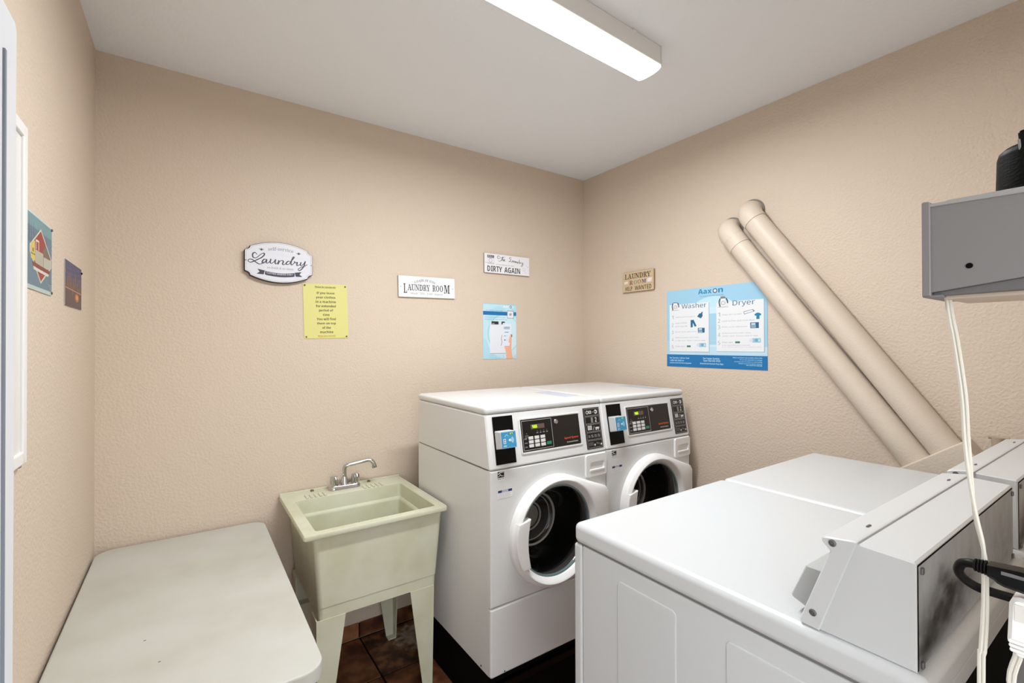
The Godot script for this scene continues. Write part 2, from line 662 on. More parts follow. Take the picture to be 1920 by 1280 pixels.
func lay_tiles(root: Node) -> void:
	var k := 0
	for i in range(-3, 5):
		for j in range(0, 8):
			var x0 := maxf(1.111 + (i * PIT) + 0.0045, 0.013)
			var x1 := minf(1.111 + (i + 1) * PIT - 0.0045, W - 0.013)
			var z0 := maxf(0.002 + j * PIT + 0.0045, 0.013)
			var z1 := minf(0.002 + (j + 1) * PIT - 0.0045, ZF - 0.002)
			if x1 - x0 < 0.02 or z1 - z0 < 0.02: continue
			var b := MB.new()
			b.rbox(Vector3((x0 + x1) / 2, -0.005 + 0.0006 * (k % 3), (z0 + z1) / 2), Vector3(x1 - x0, 0.010, z1 - z0), 0.003, 1)
			if i == 0 and j == 0:   # print coordinates from its plan
				for v in b.v.size(): b.uv[v] = Vector2((b.v[v].x - x0) / (x1 - x0), (b.v[v].z - z0) / (z1 - z0))
			part("tile", b, M.dusty if i == 0 and j == 0 else M.tiles[(k * 7 + j) % 3], root)
			k += 1


func light_fixture() -> void:
	var t := thing("ceiling_strip_light", "long white strip lamp glowing on the ceiling", "lamp", Vector3(1.355, H, 1.340), 2.2)
	var b := MB.new()
	b.bx(Vector3(-0.605, -0.078, -0.061), Vector3(0.605, 0.0, 0.061), 0.004, 2)
	part("housing", b, M.plastic_white, t)
	for s in [-1.0, 1.0]:
		b = MB.new()
		b.bx(Vector3(s * 0.604, -0.092, -0.064), Vector3(s * 0.612, 0.0, 0.064), 0.003, 1)
		part("end_cap", b, M.plastic_white, t)
	b = MB.new()
	var prof := PackedVector2Array([Vector2(0.0605, -0.080), Vector2(0.0605, -0.090), Vector2(0.052, -0.098), Vector2(0.025, -0.1035), Vector2(-0.025, -0.1035), Vector2(-0.052, -0.098), Vector2(-0.0605, -0.090), Vector2(-0.0605, -0.080)])
	b.prism(prof, -0.603, 0.603, Transform3D(Basis(Vector3(0, 0, 1), Vector3(0, 1, 0), Vector3(1, 0, 0)), Vector3.ZERO))
	var lens := mat(Color(0.9, 0.9, 0.9), 0.5)
	lens.emission_enabled = true
	lens.emission = Color(1.0, 0.99, 0.975)
	lens.emission_energy_multiplier = 0.7
	part("lens", b, lens, t)
	for x in [-0.35, 0.42]:
		b = MB.new()
		b.bx(Vector3(x, -0.010, 0.060), Vector3(x + 0.020, -0.002, 0.067), 0.002, 1)
		part("clip", b, M.plastic_white, t)


# ------------------------------------------------------------------ washers
func strip_print() -> Texture2D:   # the pictogram strip at the right of a control panel
	var c := CV.new(220, 400, rgb(16, 16, 17))
	var g := rgb(150, 150, 150)
	var wt := rgb(225, 225, 225)
	for k in 5:
		var y := 8 + k * 78
		c.rect(10, y, 200, 72, g); c.rect(14, y + 4, 192, 64, rgb(12, 12, 13))
	c.disc(50, 44, 18, wt); c.disc(50, 44, 11, rgb(12, 12, 13)); c.rect(72, 30, 34, 28, wt); c.disc(90, 44, 8, rgb(12, 12, 13)); c.rect(120, 42, 14, 4, wt); c.disc(168, 44, 21, wt); c.disc(162, 44, 10, rgb(12, 12, 13))
	c.rect(92, 96, 26, 52, g); c.text("1", 105, 108, 0, 14, rgb(12, 12, 13), fonts); c.text("2", 105, 134, 0, 14, rgb(12, 12, 13), fonts); c.text("2", 158, 122, 24, 46, wt, fonts)
	for i in 3:
		for j in 3: c.rect(34 + i * 20, 176 + j * 15, 16, 12, wt)
	c.line(PackedVector2Array([Vector2(108, 222), Vector2(124, 186)]), 4, wt)
	c.rect(140, 196, 52, 16, wt); c.rect(140, 214, 18, 10, wt); c.rect(170, 214, 14, 10, wt)
	for i in 4: c.text(["0", "s", "m", "B"][i], 40 + i * 46, 280, 20, 28, g, fonts); 
	for i in 3: c.line(PackedVector2Array([Vector2(60 + i * 46, 296), Vector2(70 + i * 46, 264)]), 3, g)
	for i in 4:
		for j in 3: c.rect(26 + i * 16, 338 + j * 12, 12, 8, rgb(110, 110, 110))
	c.disc(106, 366, 10, wt); c.disc(194, 366, 10, wt)
	for i in 3: c.rect(128 + i * 16, 342 + i * 4, 12, 18, rgb(110, 110, 110))
	return c.tex()


func control_print() -> Texture2D:   # key panel at the left, plain cover with the maker's name at the right
	var c := CV.new(860, 344, rgb(24, 21, 19))
	c.rect(0, 0, 452, 344, rgb(12, 12, 13))
	var g := rgb(178, 178, 178)
	for r in [[14, 12, 424, 5], [14, 326, 424, 5], [14, 12, 5, 318], [434, 12, 5, 318]]: c.rect(r[0], r[1], r[2], r[3], g)
	c.rect(136, 60, 190, 52, rgb(96, 78, 70)); c.rect(136, 60, 92, 52, rgb(70, 120, 10))
	for i in 4:
		c.text("^", 222 + i * 46, 134, 10, 8, g, fonts)
		c.text(["ON", "WA", "RI", "SP"][i], 222 + i * 46, 154, 24, 12, g, fonts)
	c.text("^", 72, 152, 12, 10, g, fonts); c.text("SELECT", 72, 176, 48, 9, g, fonts); c.text("WASH CYCLE", 76, 194, 64, 9, g, fonts)
	for j in 3: c.text(["HOT", "WARM", "COLD"][j], 52, 208 + j * 43, 36, 12, g, fonts)
	c.text("Speed Queen", 714, 262, 214, 30, rgb(226, 78, 40), fonts)
	c.text("Commercial Washer", 726, 306, 176, 17, rgb(200, 198, 196), fonts)
	c.rect(846, 330, 10, 10, rgb(60, 150, 120))
	return c.tex()


func reader_print(green_dot: bool) -> Texture2D:
	var c := CV.new(300, 300, rgb(56, 140, 184))
	var l := rgb(150, 205, 232)
	for k in 4:
		var o := PackedVector2Array()
		for i in 25: o.append(Vector2(180, 150) + Vector2(cos(i * TAU / 24), sin(i * TAU / 24)) * (40 + k * 24))
		c.line(o, 4, rgb(88, 168, 206))
	c.disc(170, 160, 22, rgb(214, 236, 246)); 
	for k in 3:
		var o := PackedVector2Array()
		for i in 9: o.append(Vector2(170, 160) + Vector2(cos(-0.8 + i * 0.2), sin(-0.8 + i * 0.2)) * (36 + k * 20))
		c.line(o, 8, rgb(214, 236, 246))
	c.rect(38, 130, 50, 90, rgb(206, 226, 236)); c.rect(48, 140, 30, 30, rgb(140, 120, 128)); c.rect(48, 178, 30, 34, rgb(120, 150, 170))
	c.line(PackedVector2Array([Vector2(70, 90), Vector2(110, 50), Vector2(140, 84)]), 10, l)
	c.text("PAY", 70, 262, 64, 30, rgb(224, 240, 248), fonts)
	c.rect(8, 8, 284, 4, l); c.rect(8, 288, 284, 4, l)
	if green_dot: c.disc(210, 34, 24, rgb(130, 225, 60))
	else:
		c.rect(160, 16, 96, 46, rgb(60, 110, 110)); c.text("01", 208, 40, 60, 34, rgb(205, 245, 90), fonts)
	return c.tex()


func energy_print() -> Texture2D:
	var c := CV.new(140, 170, rgb(236, 236, 236))
	c.rect(6, 6, 128, 112, rgb(18, 18, 18))
	c.poly(PackedVector2Array([Vector2(12, 40), Vector2(60, 14), Vector2(128, 12), Vector2(128, 24), Vector2(70, 28), Vector2(16, 60)]), rgb(236, 236, 236))
	c.curve(PackedVector2Array([Vector2(16, 96), Vector2(44, 82), Vector2(60, 60), Vector2(80, 86), Vector2(120, 92)]), 12, rgb(236, 236, 236), 0.8)
	c.text("ENERGY STAR", 70, 142, 118, 20, rgb(40, 40, 40), fonts)
	return c.tex()


func notice_print() -> Texture2D:
	var c := CV.new(240, 120, rgb(232, 233, 235))
	c.rect(6, 6, 228, 34, rgb(36, 52, 112))
	c.rect(70, 8, 100, 30, rgb(226, 228, 234))
	c.text("NOTICE", 120, 23, 84, 20, rgb(36, 52, 112), fonts)
	for k in 4: c.rect(14, 54 + k * 16, 200 - 18 * (k % 2), 4, rgb(176, 176, 182))
	return c.tex()


func washers() -> void:
	var base := thing("washer_plinth", "black low plinth under the two front loading washers", "plinth", Vector3(2.03, 0, 0.53))
	var b := MB.new()
	b.bx(Vector3(-0.660, 0.0, -0.27), Vector3(0.69, 0.225, 0.43), 0.006)
	part("plinth_box", b, M.black_matt, base)
	b = MB.new()
	b.bx(Vector3(-0.655, 0.196, 0.425), Vector3(0.69, 0.200, 0.452), 0.001)
	b.bx(Vector3(-0.655, 0.170, 0.450), Vector3(0.69, 0.200, 0.453), 0.001)
	part("steel_angle", b, M.black, base)
	var t := make_washer()
	tag(t, "left front loading washer, next to the utility sink", "washer", "front loading washers")
	t.position = Vector3(1.3499 + 0.3415, 0.240, 0.60)
	var u := t.duplicate()
	u.name = numbered("washing_machine")
	add_child(u, true)
	u.position = t.position + Vector3(0.6805, 0, 0)
	tag(u, "right front loading washer, in the corner against the right wall", "washer", "front loading washers")
	for kid in u.get_children():   # its reader shows a green dot instead of a number
		if kid.name.begins_with("card_reader"):
			for g in kid.get_children():
				if g.name.begins_with("reader_face"): g.material_override = printed(reader_print(true), 0.3)


func make_washer() -> Node3D:
	var t := thing("washing_machine", "", "washer")
	var E: Material = M.enamel
	var b := MB.new()   # open fronted cabinet
	b.bx(Vector3(-0.337, 0.0, -0.349), Vector3(-0.325, 0.8555, 0.372), 0.004)
	b.bx(Vector3(0.325, 0.0, -0.349), Vector3(0.337, 0.8555, 0.372), 0.004)
	b.bx(Vector3(-0.335, 0.0, -0.349), Vector3(0.335, 0.8555, -0.339), 0.002)
	b.bx(Vector3(-0.335, 0.0, -0.345), Vector3(0.335, 0.012, 0.370), 0.002)
	b.bx(Vector3(-0.335, 0.835, -0.345), Vector3(0.335, 0.8545, 0.370), 0.002)
	part("cabinet", b, E, t)
	b = MB.new()   # slot-like seam shadow gap
	b.bx(Vector3(-0.334, 0.848, -0.345), Vector3(0.334, 0.860, 0.368), 0.001)
	part("seam", b, M.grey_gap, t)
	var zs := Transform3D(Basis(Vector3(0, 0, 1), Vector3(0, 1, 0), Vector3(1, 0, 0)), Vector3.ZERO)
	b = MB.new()   # the sloping control head
	b.prism(PackedVector2Array([Vector2(-0.349, 0.856), Vector2(0.378, 0.8585), Vector2(0.385, 0.861), Vector2(0.388, 0.867), Vector2(0.3465, 1.086), Vector2(-0.349, 1.086)]), -0.3385, 0.3385, zs, 0.006, 0.006)
	part("control_head", b, E, t)
	b = MB.new()
	b.rbox(Vector3(0, 1.1032, 0), Vector3(0.679, 0.0335, 0.700), 0.014, 4)
	part("lid", b, E, t)
	b = MB.new()
	b.bx(Vector3(0.195, 1.1198, -0.02), Vector3(0.300, 1.1204, 0.245), 0.0002)
	part("label_sheet", b, mat(rgb(186, 194, 208), 0.5), t)
	# front panel with a round hole for the door
	var N := 72
	var outer := PackedVector2Array(); var hole := PackedVector2Array()
	for i in N:
		var a := TAU * i / N
		var d := Vector2(cos(a), sin(a))
		var k := 1e9
		if absf(d.x) > 1e-6: k = minf(k, (0.3385 if d.x > 0 else -0.3385) / d.x)
		if absf(d.y) > 1e-6: k = minf(k, ((0.857 - 0.55) if d.y > 0 else (0.290 - 0.55)) / d.y)
		outer.append(d * k); hole.append(d * 0.222)
	# put ring points exactly on the corners
	for cr in [Vector2(0.3385, 0.307), Vector2(-0.3385, 0.307), Vector2(-0.3385, -0.260), Vector2(0.3385, -0.260)]:
		var best := 0
		for i in N:
			if outer[i].distance_to(cr) < outer[best].distance_to(cr): best = i
		outer[best] = cr
	var at := Transform3D(Basis.IDENTITY, Vector3(0, 0.55, 0))
	var shrink := func(f: float) -> PackedVector2Array:
		var o := PackedVector2Array()
		for p in outer: o.append(p - Vector2(signf(p.x) * f if absf(absf(p.x) - 0.3385) < 0.001 else 0.0, (f if p.y > 0.3069 else (-f if p.y < -0.2599 else 0.0))))
		return o
	b = MB.new()
	b.loft([ring3(outer, 0.366, at), ring3(outer, 0.382, at), ring3(shrink.call(0.002), 0.387, at), ring3(shrink.call(0.007), 0.390, at), ring3(hole, 0.390, at), ring3(hole, 0.366, at), ring3(outer, 0.366, at)], false, false)
	part("front_panel", b, E, t)
	b = MB.new()
	b.rbox(Vector3(0, 0.144, 0.3755), Vector3(0.677, 0.286, 0.029), 0.009, 3)
	part("lower_panel", b, E, t)
	b = MB.new()
	b.bx(Vector3(-0.336, 0.27, 0.368), Vector3(0.336, 0.30, 0.376), 0.001)
	part("seam", b, M.grey_gap, t)
	b = MB.new()
	for p in [Vector3(-0.270, 0.012, 0.3895), Vector3(-0.3375, 0.016, 0.31)]:
		b = MB.new()
		b.rbox(p, Vector3(0.006, 0.006, 0.003) if p.z > 0.38 else Vector3(0.003, 0.007, 0.006), 0.001, 1)
		part("screw_hole", b, M.black_matt, t)
	# drum behind the glass
	var toz := Transform3D(Basis(Vector3(1, 0, 0), PI / 2), Vector3(0, 0.55, 0))   # lathe axis y -> z
	b = MB.new()
	b.lathe([Vector2(0.222, 0.372), Vector2(0.205, 0.360), Vector2(0.210, 0.340), Vector2(0.245, 0.325)], 48, toz, false)
	part("gasket", b, mat(rgb(74, 70, 66), 0.45), t)
	b = MB.new()
	b.lathe([Vector2(0.222, 0.334), Vector2(0.262, 0.320), Vector2(0.268, 0.26), Vector2(0.266, 0.20), Vector2(0.268, 0.10), Vector2(0.266, 0.0), Vector2(0.25, -0.06), Vector2(0.16, -0.075), Vector2(0.15, -0.060), Vector2(0.05, -0.055), Vector2(0.0005, -0.055)], 48, toz, false)
	for k in 3:
		var a := TAU * (k / 3.0) + 0.5
		var fx := Transform3D(Basis(Vector3(0, 0, 1), a), Vector3(0, 0.55, 0))
		b.prism(PackedVector2Array([Vector2(0.268, -0.045), Vector2(0.215, -0.014), Vector2(0.205, 0.0), Vector2(0.215, 0.014), Vector2(0.268, 0.045)]), -0.05, 0.28, fx, 0.02)
	part("drum", b, M.drum, t)
	# door: a ring that runs out into a flat flange at the hinge side
	var dr: Node3D = null
	var ro := PackedVector2Array()
	var pts := PackedVector2Array()
	for i in 90: pts.append(Vector2(cos(TAU * i / 90), sin(TAU * i / 90)) * 0.247)
	for p in [Vector2(0.326, 0.140), Vector2(0.330, 0.134), Vector2(0.330, -0.134), Vector2(0.326, -0.140)]: pts.append(p)
	var hull := Geometry2D.convex_hull(pts)
	for i in N:
		var d := Vector2(cos(TAU * i / N), sin(TAU * i / N))
		var best := 0.247
		for k in hull.size() - 1:
			var x = Geometry2D.segment_intersects_segment(Vector2.ZERO, d, hull[k], hull[k + 1])
			if x != null: best = maxf(best, x.length())
		ro.append(d * best)
	var scaled := func(r_in: float, f: float) -> PackedVector2Array:   # between the outline (f = 0) and a circle (f = 1)
		var o := PackedVector2Array()
		for p in ro: o.append(p.lerp(p.normalized() * r_in, f))
		return o
	var less := func(d: float) -> PackedVector2Array:
		var o := PackedVector2Array()
		for p in ro: o.append(p - p.normalized() * d)
		return o
	b = MB.new()
	b.crease = 0.72
	b.loft([ring3(hole, 0.3905, at), ring3(ro, 0.3905, at), ring3(ro, 0.406, at), ring3(less.call(0.003), 0.414, at), ring3(less.call(0.010), 0.4195, at), ring3(scaled.call(0.232, 0.35), 0.425, at), ring3(scaled.call(0.229, 0.8), 0.434, at), ring3(scaled.call(0.226, 1.0), 0.437, at), ring3(scaled.call(0.219, 1.0), 0.4345, at), ring3(scaled.call(0.208, 1.0), 0.420, at), ring3(scaled.call(0.203, 1.0), 0.412, at), ring3(scaled.call(0.200, 1.0), 0.396, at), ring3(hole, 0.3905, at)], false, false)
	dr = part("door", b, M.plastic_white, t)
	b = MB.new()
	b.lathe([Vector2(0.2035, 0.412), Vector2(0.196, 0.412), Vector2(0.196, 0.400), Vector2(0.2035, 0.400), Vector2(0.2035, 0.412)], 64, toz, false)
	part("glass_rim", b, mat(rgb(120, 140, 140), 0.3), dr)
	b = MB.new()
	b.lathe([Vector2(0.199, 0.404), Vector2(0.190, 0.408), Vector2(0.184, 0.396), Vector2(0.160, 0.330), Vector2(0.138, 0.270), Vector2(0.118, 0.236), Vector2(0.09, 0.218), Vector2(0.05, 0.210), Vector2(0.0005, 0.209)], 64, toz, false)
	part("glass_bowl", b, M.glass, dr)
	var tore := func(rad: float, z: float, tr: float) -> MB:
		var m := MB.new()
		var pr := []
		for k in 9: pr.append(Vector2(rad + tr * cos(TAU * k / 8.0), z + tr * sin(TAU * k / 8.0)))
		m.lathe(pr, 56, toz, false)
		return m
	part("bowl_ring", tore.call(0.124, 0.240, 0.0065), M.bowl_grey, dr)
	part("bowl_ring", tore.call(0.108, 0.222, 0.0025), M.bowl_grey, dr)
	part("bowl_ring", tore.call(0.066, 0.205, 0.0050), M.bowl_grey, dr)
	b = MB.new()
	b.lathe([Vector2(0.0005, 0.196), Vector2(0.054, 0.196), Vector2(0.056, 0.202), Vector2(0.050, 0.204), Vector2(0.0005, 0.204)], 40, toz)
	part("bowl_centre", b, M.bowl_centre, dr)
	b = MB.new()
	var hp := PackedVector2Array()
	for i in 9:
		var a := lerpf(deg_to_rad(161.0), deg_to_rad(210.0), i / 8.0)
		hp.append(Vector2(cos(a), sin(a)) * 0.240)
	for i in 9:
		var f := i / 8.0
		hp.append(Vector2(-0.166 - 0.014 * sin(f * PI), lerpf(-0.116, 0.092, f)))
	b.prism(hp, 0.412, 0.4425, at, 0.004)
	part("handle", b, M.plastic_white, dr)
	# dispenser drawer with a finger pocket
	b = MB.new()
	var dz := [rr(0.2635, 0.8005, 0.139, 0.107, 0.012), rr(0.2635, 0.8005, 0.135, 0.103, 0.011), rr(0.268, 0.794, 0.096, 0.046, 0.012), rr(0.268, 0.796, 0.088, 0.036, 0.010)]
	b.loft([ring3(dz[0], 0.389), ring3(dz[0], 0.396), ring3(dz[1], 0.3985), ring3(dz[2], 0.3985), ring3(dz[3], 0.3915)], true, true)
	var dd := part("dispenser_drawer", b, M.plastic_white, t)
	b = MB.new()
	b.rbox(Vector3(0.268, 0.777, 0.3975), Vector3(0.100, 0.012, 0.008), 0.004, 2)
	part("finger_lip", b, M.plastic_white, dd)
	# stickers
	b = MB.new()
	var f0 := Vector3(-0.305, 0.856 - 0.001, 0.3905)
	b.face(Vector3(-0.305, 0.853, 0.3906), Vector3(-0.269, 0.853, 0.3906), Vector3(-0.269, 0.815, 0.3906), Vector3(-0.305, 0.815, 0.3906), Vector3(0, 0, 1))
	part("energy_label", b, printed(energy_print()), t)
	b = MB.new()
	b.face(Vector3(-0.303, 0.775, 0.3906), Vector3(-0.228, 0.775, 0.3906), Vector3(-0.228, 0.738, 0.3906), Vector3(-0.303, 0.738, 0.3906), Vector3(0, 0, 1))
	part("notice_label", b, printed(notice_print()), t)
	# everything on the sloping face: x along the panel, y up the slope, z outwards
	var sd := Vector3(0, 0.985, -0.174).normalized()
	var face := Transform3D(Basis(Vector3(1, 0, 0), sd, Vector3(1, 0, 0).cross(sd)), Vector3(-0.3415, 0.860, 0.3895))
	b = MB.new()
	b.rbox(Vector3(0.0865, 0.1195, 0.0005), Vector3(0.103, 0.201, 0.003), 0.001, 1, face)
	part("black_insert", b, M.black, t)
	b = MB.new()
	b.prism(PackedVector2Array([Vector2(0.083, 0.0), Vector2(0.086, 0.044), Vector2(0.090, 0.048), Vector2(0.152, 0.048), Vector2(0.156, 0.044), Vector2(0.160, 0.0)]), 0.040, 0.1165, face * Transform3D(Basis(Vector3(0, 1, 0), Vector3(0, 0, 1), Vector3(1, 0, 0)), Vector3.ZERO), 0.003, 0.003)
	var rd := part("card_reader", b, mat(rgb(196, 197, 198), 0.45), t)
	b = MB.new()
	b.face(face * Vector3(0.0415, 0.1545, 0.0485), face * Vector3(0.1150, 0.1545, 0.0485), face * Vector3(0.1150, 0.0875, 0.0485), face * Vector3(0.0415, 0.0875, 0.0485), face.basis.z)
	part("reader_face", b, printed(reader_print(false), 0.3), rd)
	# control panel
	b = MB.new()
	var frame := [rr(0.3495, 0.1235, 0.364, 0.158, 0.010), rr(0.3495, 0.1235, 0.360, 0.154, 0.009), rr(0.3495, 0.1235, 0.350, 0.144, 0.004), rr(0.3495, 0.1235, 0.350, 0.144, 0.004)]
	b.loft([ring3(frame[0], -0.001, face), ring3(frame[0], 0.0015, face), ring3(frame[1], 0.0035, face), ring3(frame[2], 0.0035, face), ring3(frame[3], 0.0005, face)], false, true)
	var cp := part("control_panel", b, E, t)
	b = MB.new()
	b.face(face * Vector3(0.1775, 0.1935, 0.0012), face * Vector3(0.5215, 0.1935, 0.0012), face * Vector3(0.5215, 0.0535, 0.0012), face * Vector3(0.1775, 0.0535, 0.0012), face.basis.z)
	part("key_panel", b, printed(control_print(), 0.25), cp)
	for i in 3:
		for j in 3:
			b = MB.new()
			b.rbox(Vector3(0.2265 + i * 0.0335, 0.1110 - j * 0.0170, 0.0020), Vector3(0.0255, 0.0135, 0.003), 0.001, 1, face)
			part("button", b, mat(rgb(214, 214, 212), 0.5) if not M.has("key") else M.key, cp)
			if not M.has("key"): M.key = cp.get_child(cp.get_child_count() - 1).material_override
	b = MB.new()
	b.rbox(Vector3(0.3270, 0.0790, 0.0020), Vector3(0.0270, 0.0130, 0.003), 0.001, 1, face)
	part("start_button", b, mat(rgb(30, 130, 92), 0.45), cp)
	b = MB.new()
	b.rbox(Vector3(0.2705, 0.1590, 0.0016), Vector3(0.0770, 0.0195, 0.0012), 0.0004, 1, face)
	part("display", b, mat(rgb(98, 80, 72), 0.2), cp)
	var tm := TextMesh.new()
	tm.font = fonts.sans_bold; tm.text = "165"; tm.font_size = 32; tm.depth = 0.02; tm.pixel_size = 0.00056; tm.depth = 0.0003
	var dg := MeshInstance3D.new()
	dg.name = "display_digits"
	dg.mesh = tm
	var led := mat(rgb(150, 220, 20), 0.5)
	led.emission_enabled = true; led.emission = Color(0.62, 0.95, 0.08); led.emission_energy_multiplier = 0.9
	dg.material_override = led
	cp.add_child(dg, true)
	dg.transform = face * Transform3D(Basis.IDENTITY.scaled(Vector3(1.0, 1.0, 1.0)), Vector3(0.2530, 0.1590, 0.0026))
	b = MB.new()
	b.lathe([Vector2(0.011, 0.0), Vector2(0.011, 0.004), Vector2(0.009, 0.006), Vector2(0.007, 0.006), Vector2(0.006, 0.004), Vector2(0.0005, 0.0045)], 20, face * Transform3D(Basis(Vector3(1, 0, 0), PI / 2), Vector3(0.3780, 0.1690, 0.001)), false)
	part("lock", b, M.chrome, cp)
	b = MB.new()
	b.rbox(Vector3(0.6098, 0.1165, 0.0005), Vector3(0.1075, 0.1975, 0.003), 0.001, 1, face)
	var st := part("instruction_strip", b, M.black, t)
	b = MB.new()
	b.face(face * Vector3(0.5565, 0.2148, 0.0022), face * Vector3(0.6630, 0.2148, 0.0022), face * Vector3(0.6630, 0.0185, 0.0022), face * Vector3(0.5565, 0.0185, 0.0022), face.basis.z)
	part("pictograms", b, printed(strip_print(), 0.3), st)
	return t


# ------------------------------------------------------------------ dryers
func back_plate_tex() -> Texture2D:   # galvanised sheet with sooty smears
	var c := Image.create(256, 128, false, Image.FORMAT_RGB8)
	var n := FastNoiseLite.new()
	n.seed = 4; n.frequency = 0.018; n.fractal_octaves = 4
	var fine := FastNoiseLite.new()
	fine.seed = 8; fine.frequency = 0.2
	for y in 128:
		for x in 256:
			var g := 0.70 + 0.05 * n.get_noise_2d(x * 3.0, y * 0.7) + 0.02 * fine.get_noise_2d(x, y)
			# u = 0 at the near (left) end of the plate
			var p := Vector2(x / 256.0, y / 128.0)
			var s := 0.0
			for q in [[0.10, 0.70, 0.12, 0.26, 0.62], [0.20, 0.66, 0.09, 0.24, 0.50], [0.31, 0.66, 0.11, 0.22, 0.52], [0.17, 0.28, 0.03, 0.10, 0.45], [0.21, 0.38, 0.035, 0.10, 0.50], [0.26, 0.47, 0.04, 0.10, 0.40], [0.05, 0.86, 0.07, 0.14, 0.55], [0.42, 0.62, 0.10, 0.25, 0.22], [0.85, 0.7, 0.16, 0.4, 0.22]]:
				var d := Vector2((p.x - q[0]) / q[2], (p.y - q[1]) / q[3]).length_squared()
				s += q[4] * exp(-d) * (0.75 + 0.5 * n.get_noise_2d(x * 2.0 + 300, y * 2.0))
			g *= clampf(1.0 - s, 0.06, 1.0)
			c.set_pixel(x, y, Color(g * 0.97, g, g * 1.03))
	return ImageTexture.create_from_image(c)


func dryers() -> void:
	var t := make_dryer()
	t.position = Vector3(1.1599 + 0.3415, 0, 2.07)
	tag(t, "near dryer in front, its metal console back and whole side panel in view", "dryer", "low white dryers")
	var u := t.duplicate()
	u.name = numbered("dryer")
	add_child(u, true)
	u.position = t.position + Vector3(0.6917, 0, 0)
	for kid in u.get_children():   # the far one shows no pale post at its back
		if kid.name.begins_with("rear_post"):
			u.remove_child(kid)
			kid.free()
	tag(u, "far dryer, behind the near one and next to the right wall", "dryer", "low white dryers")


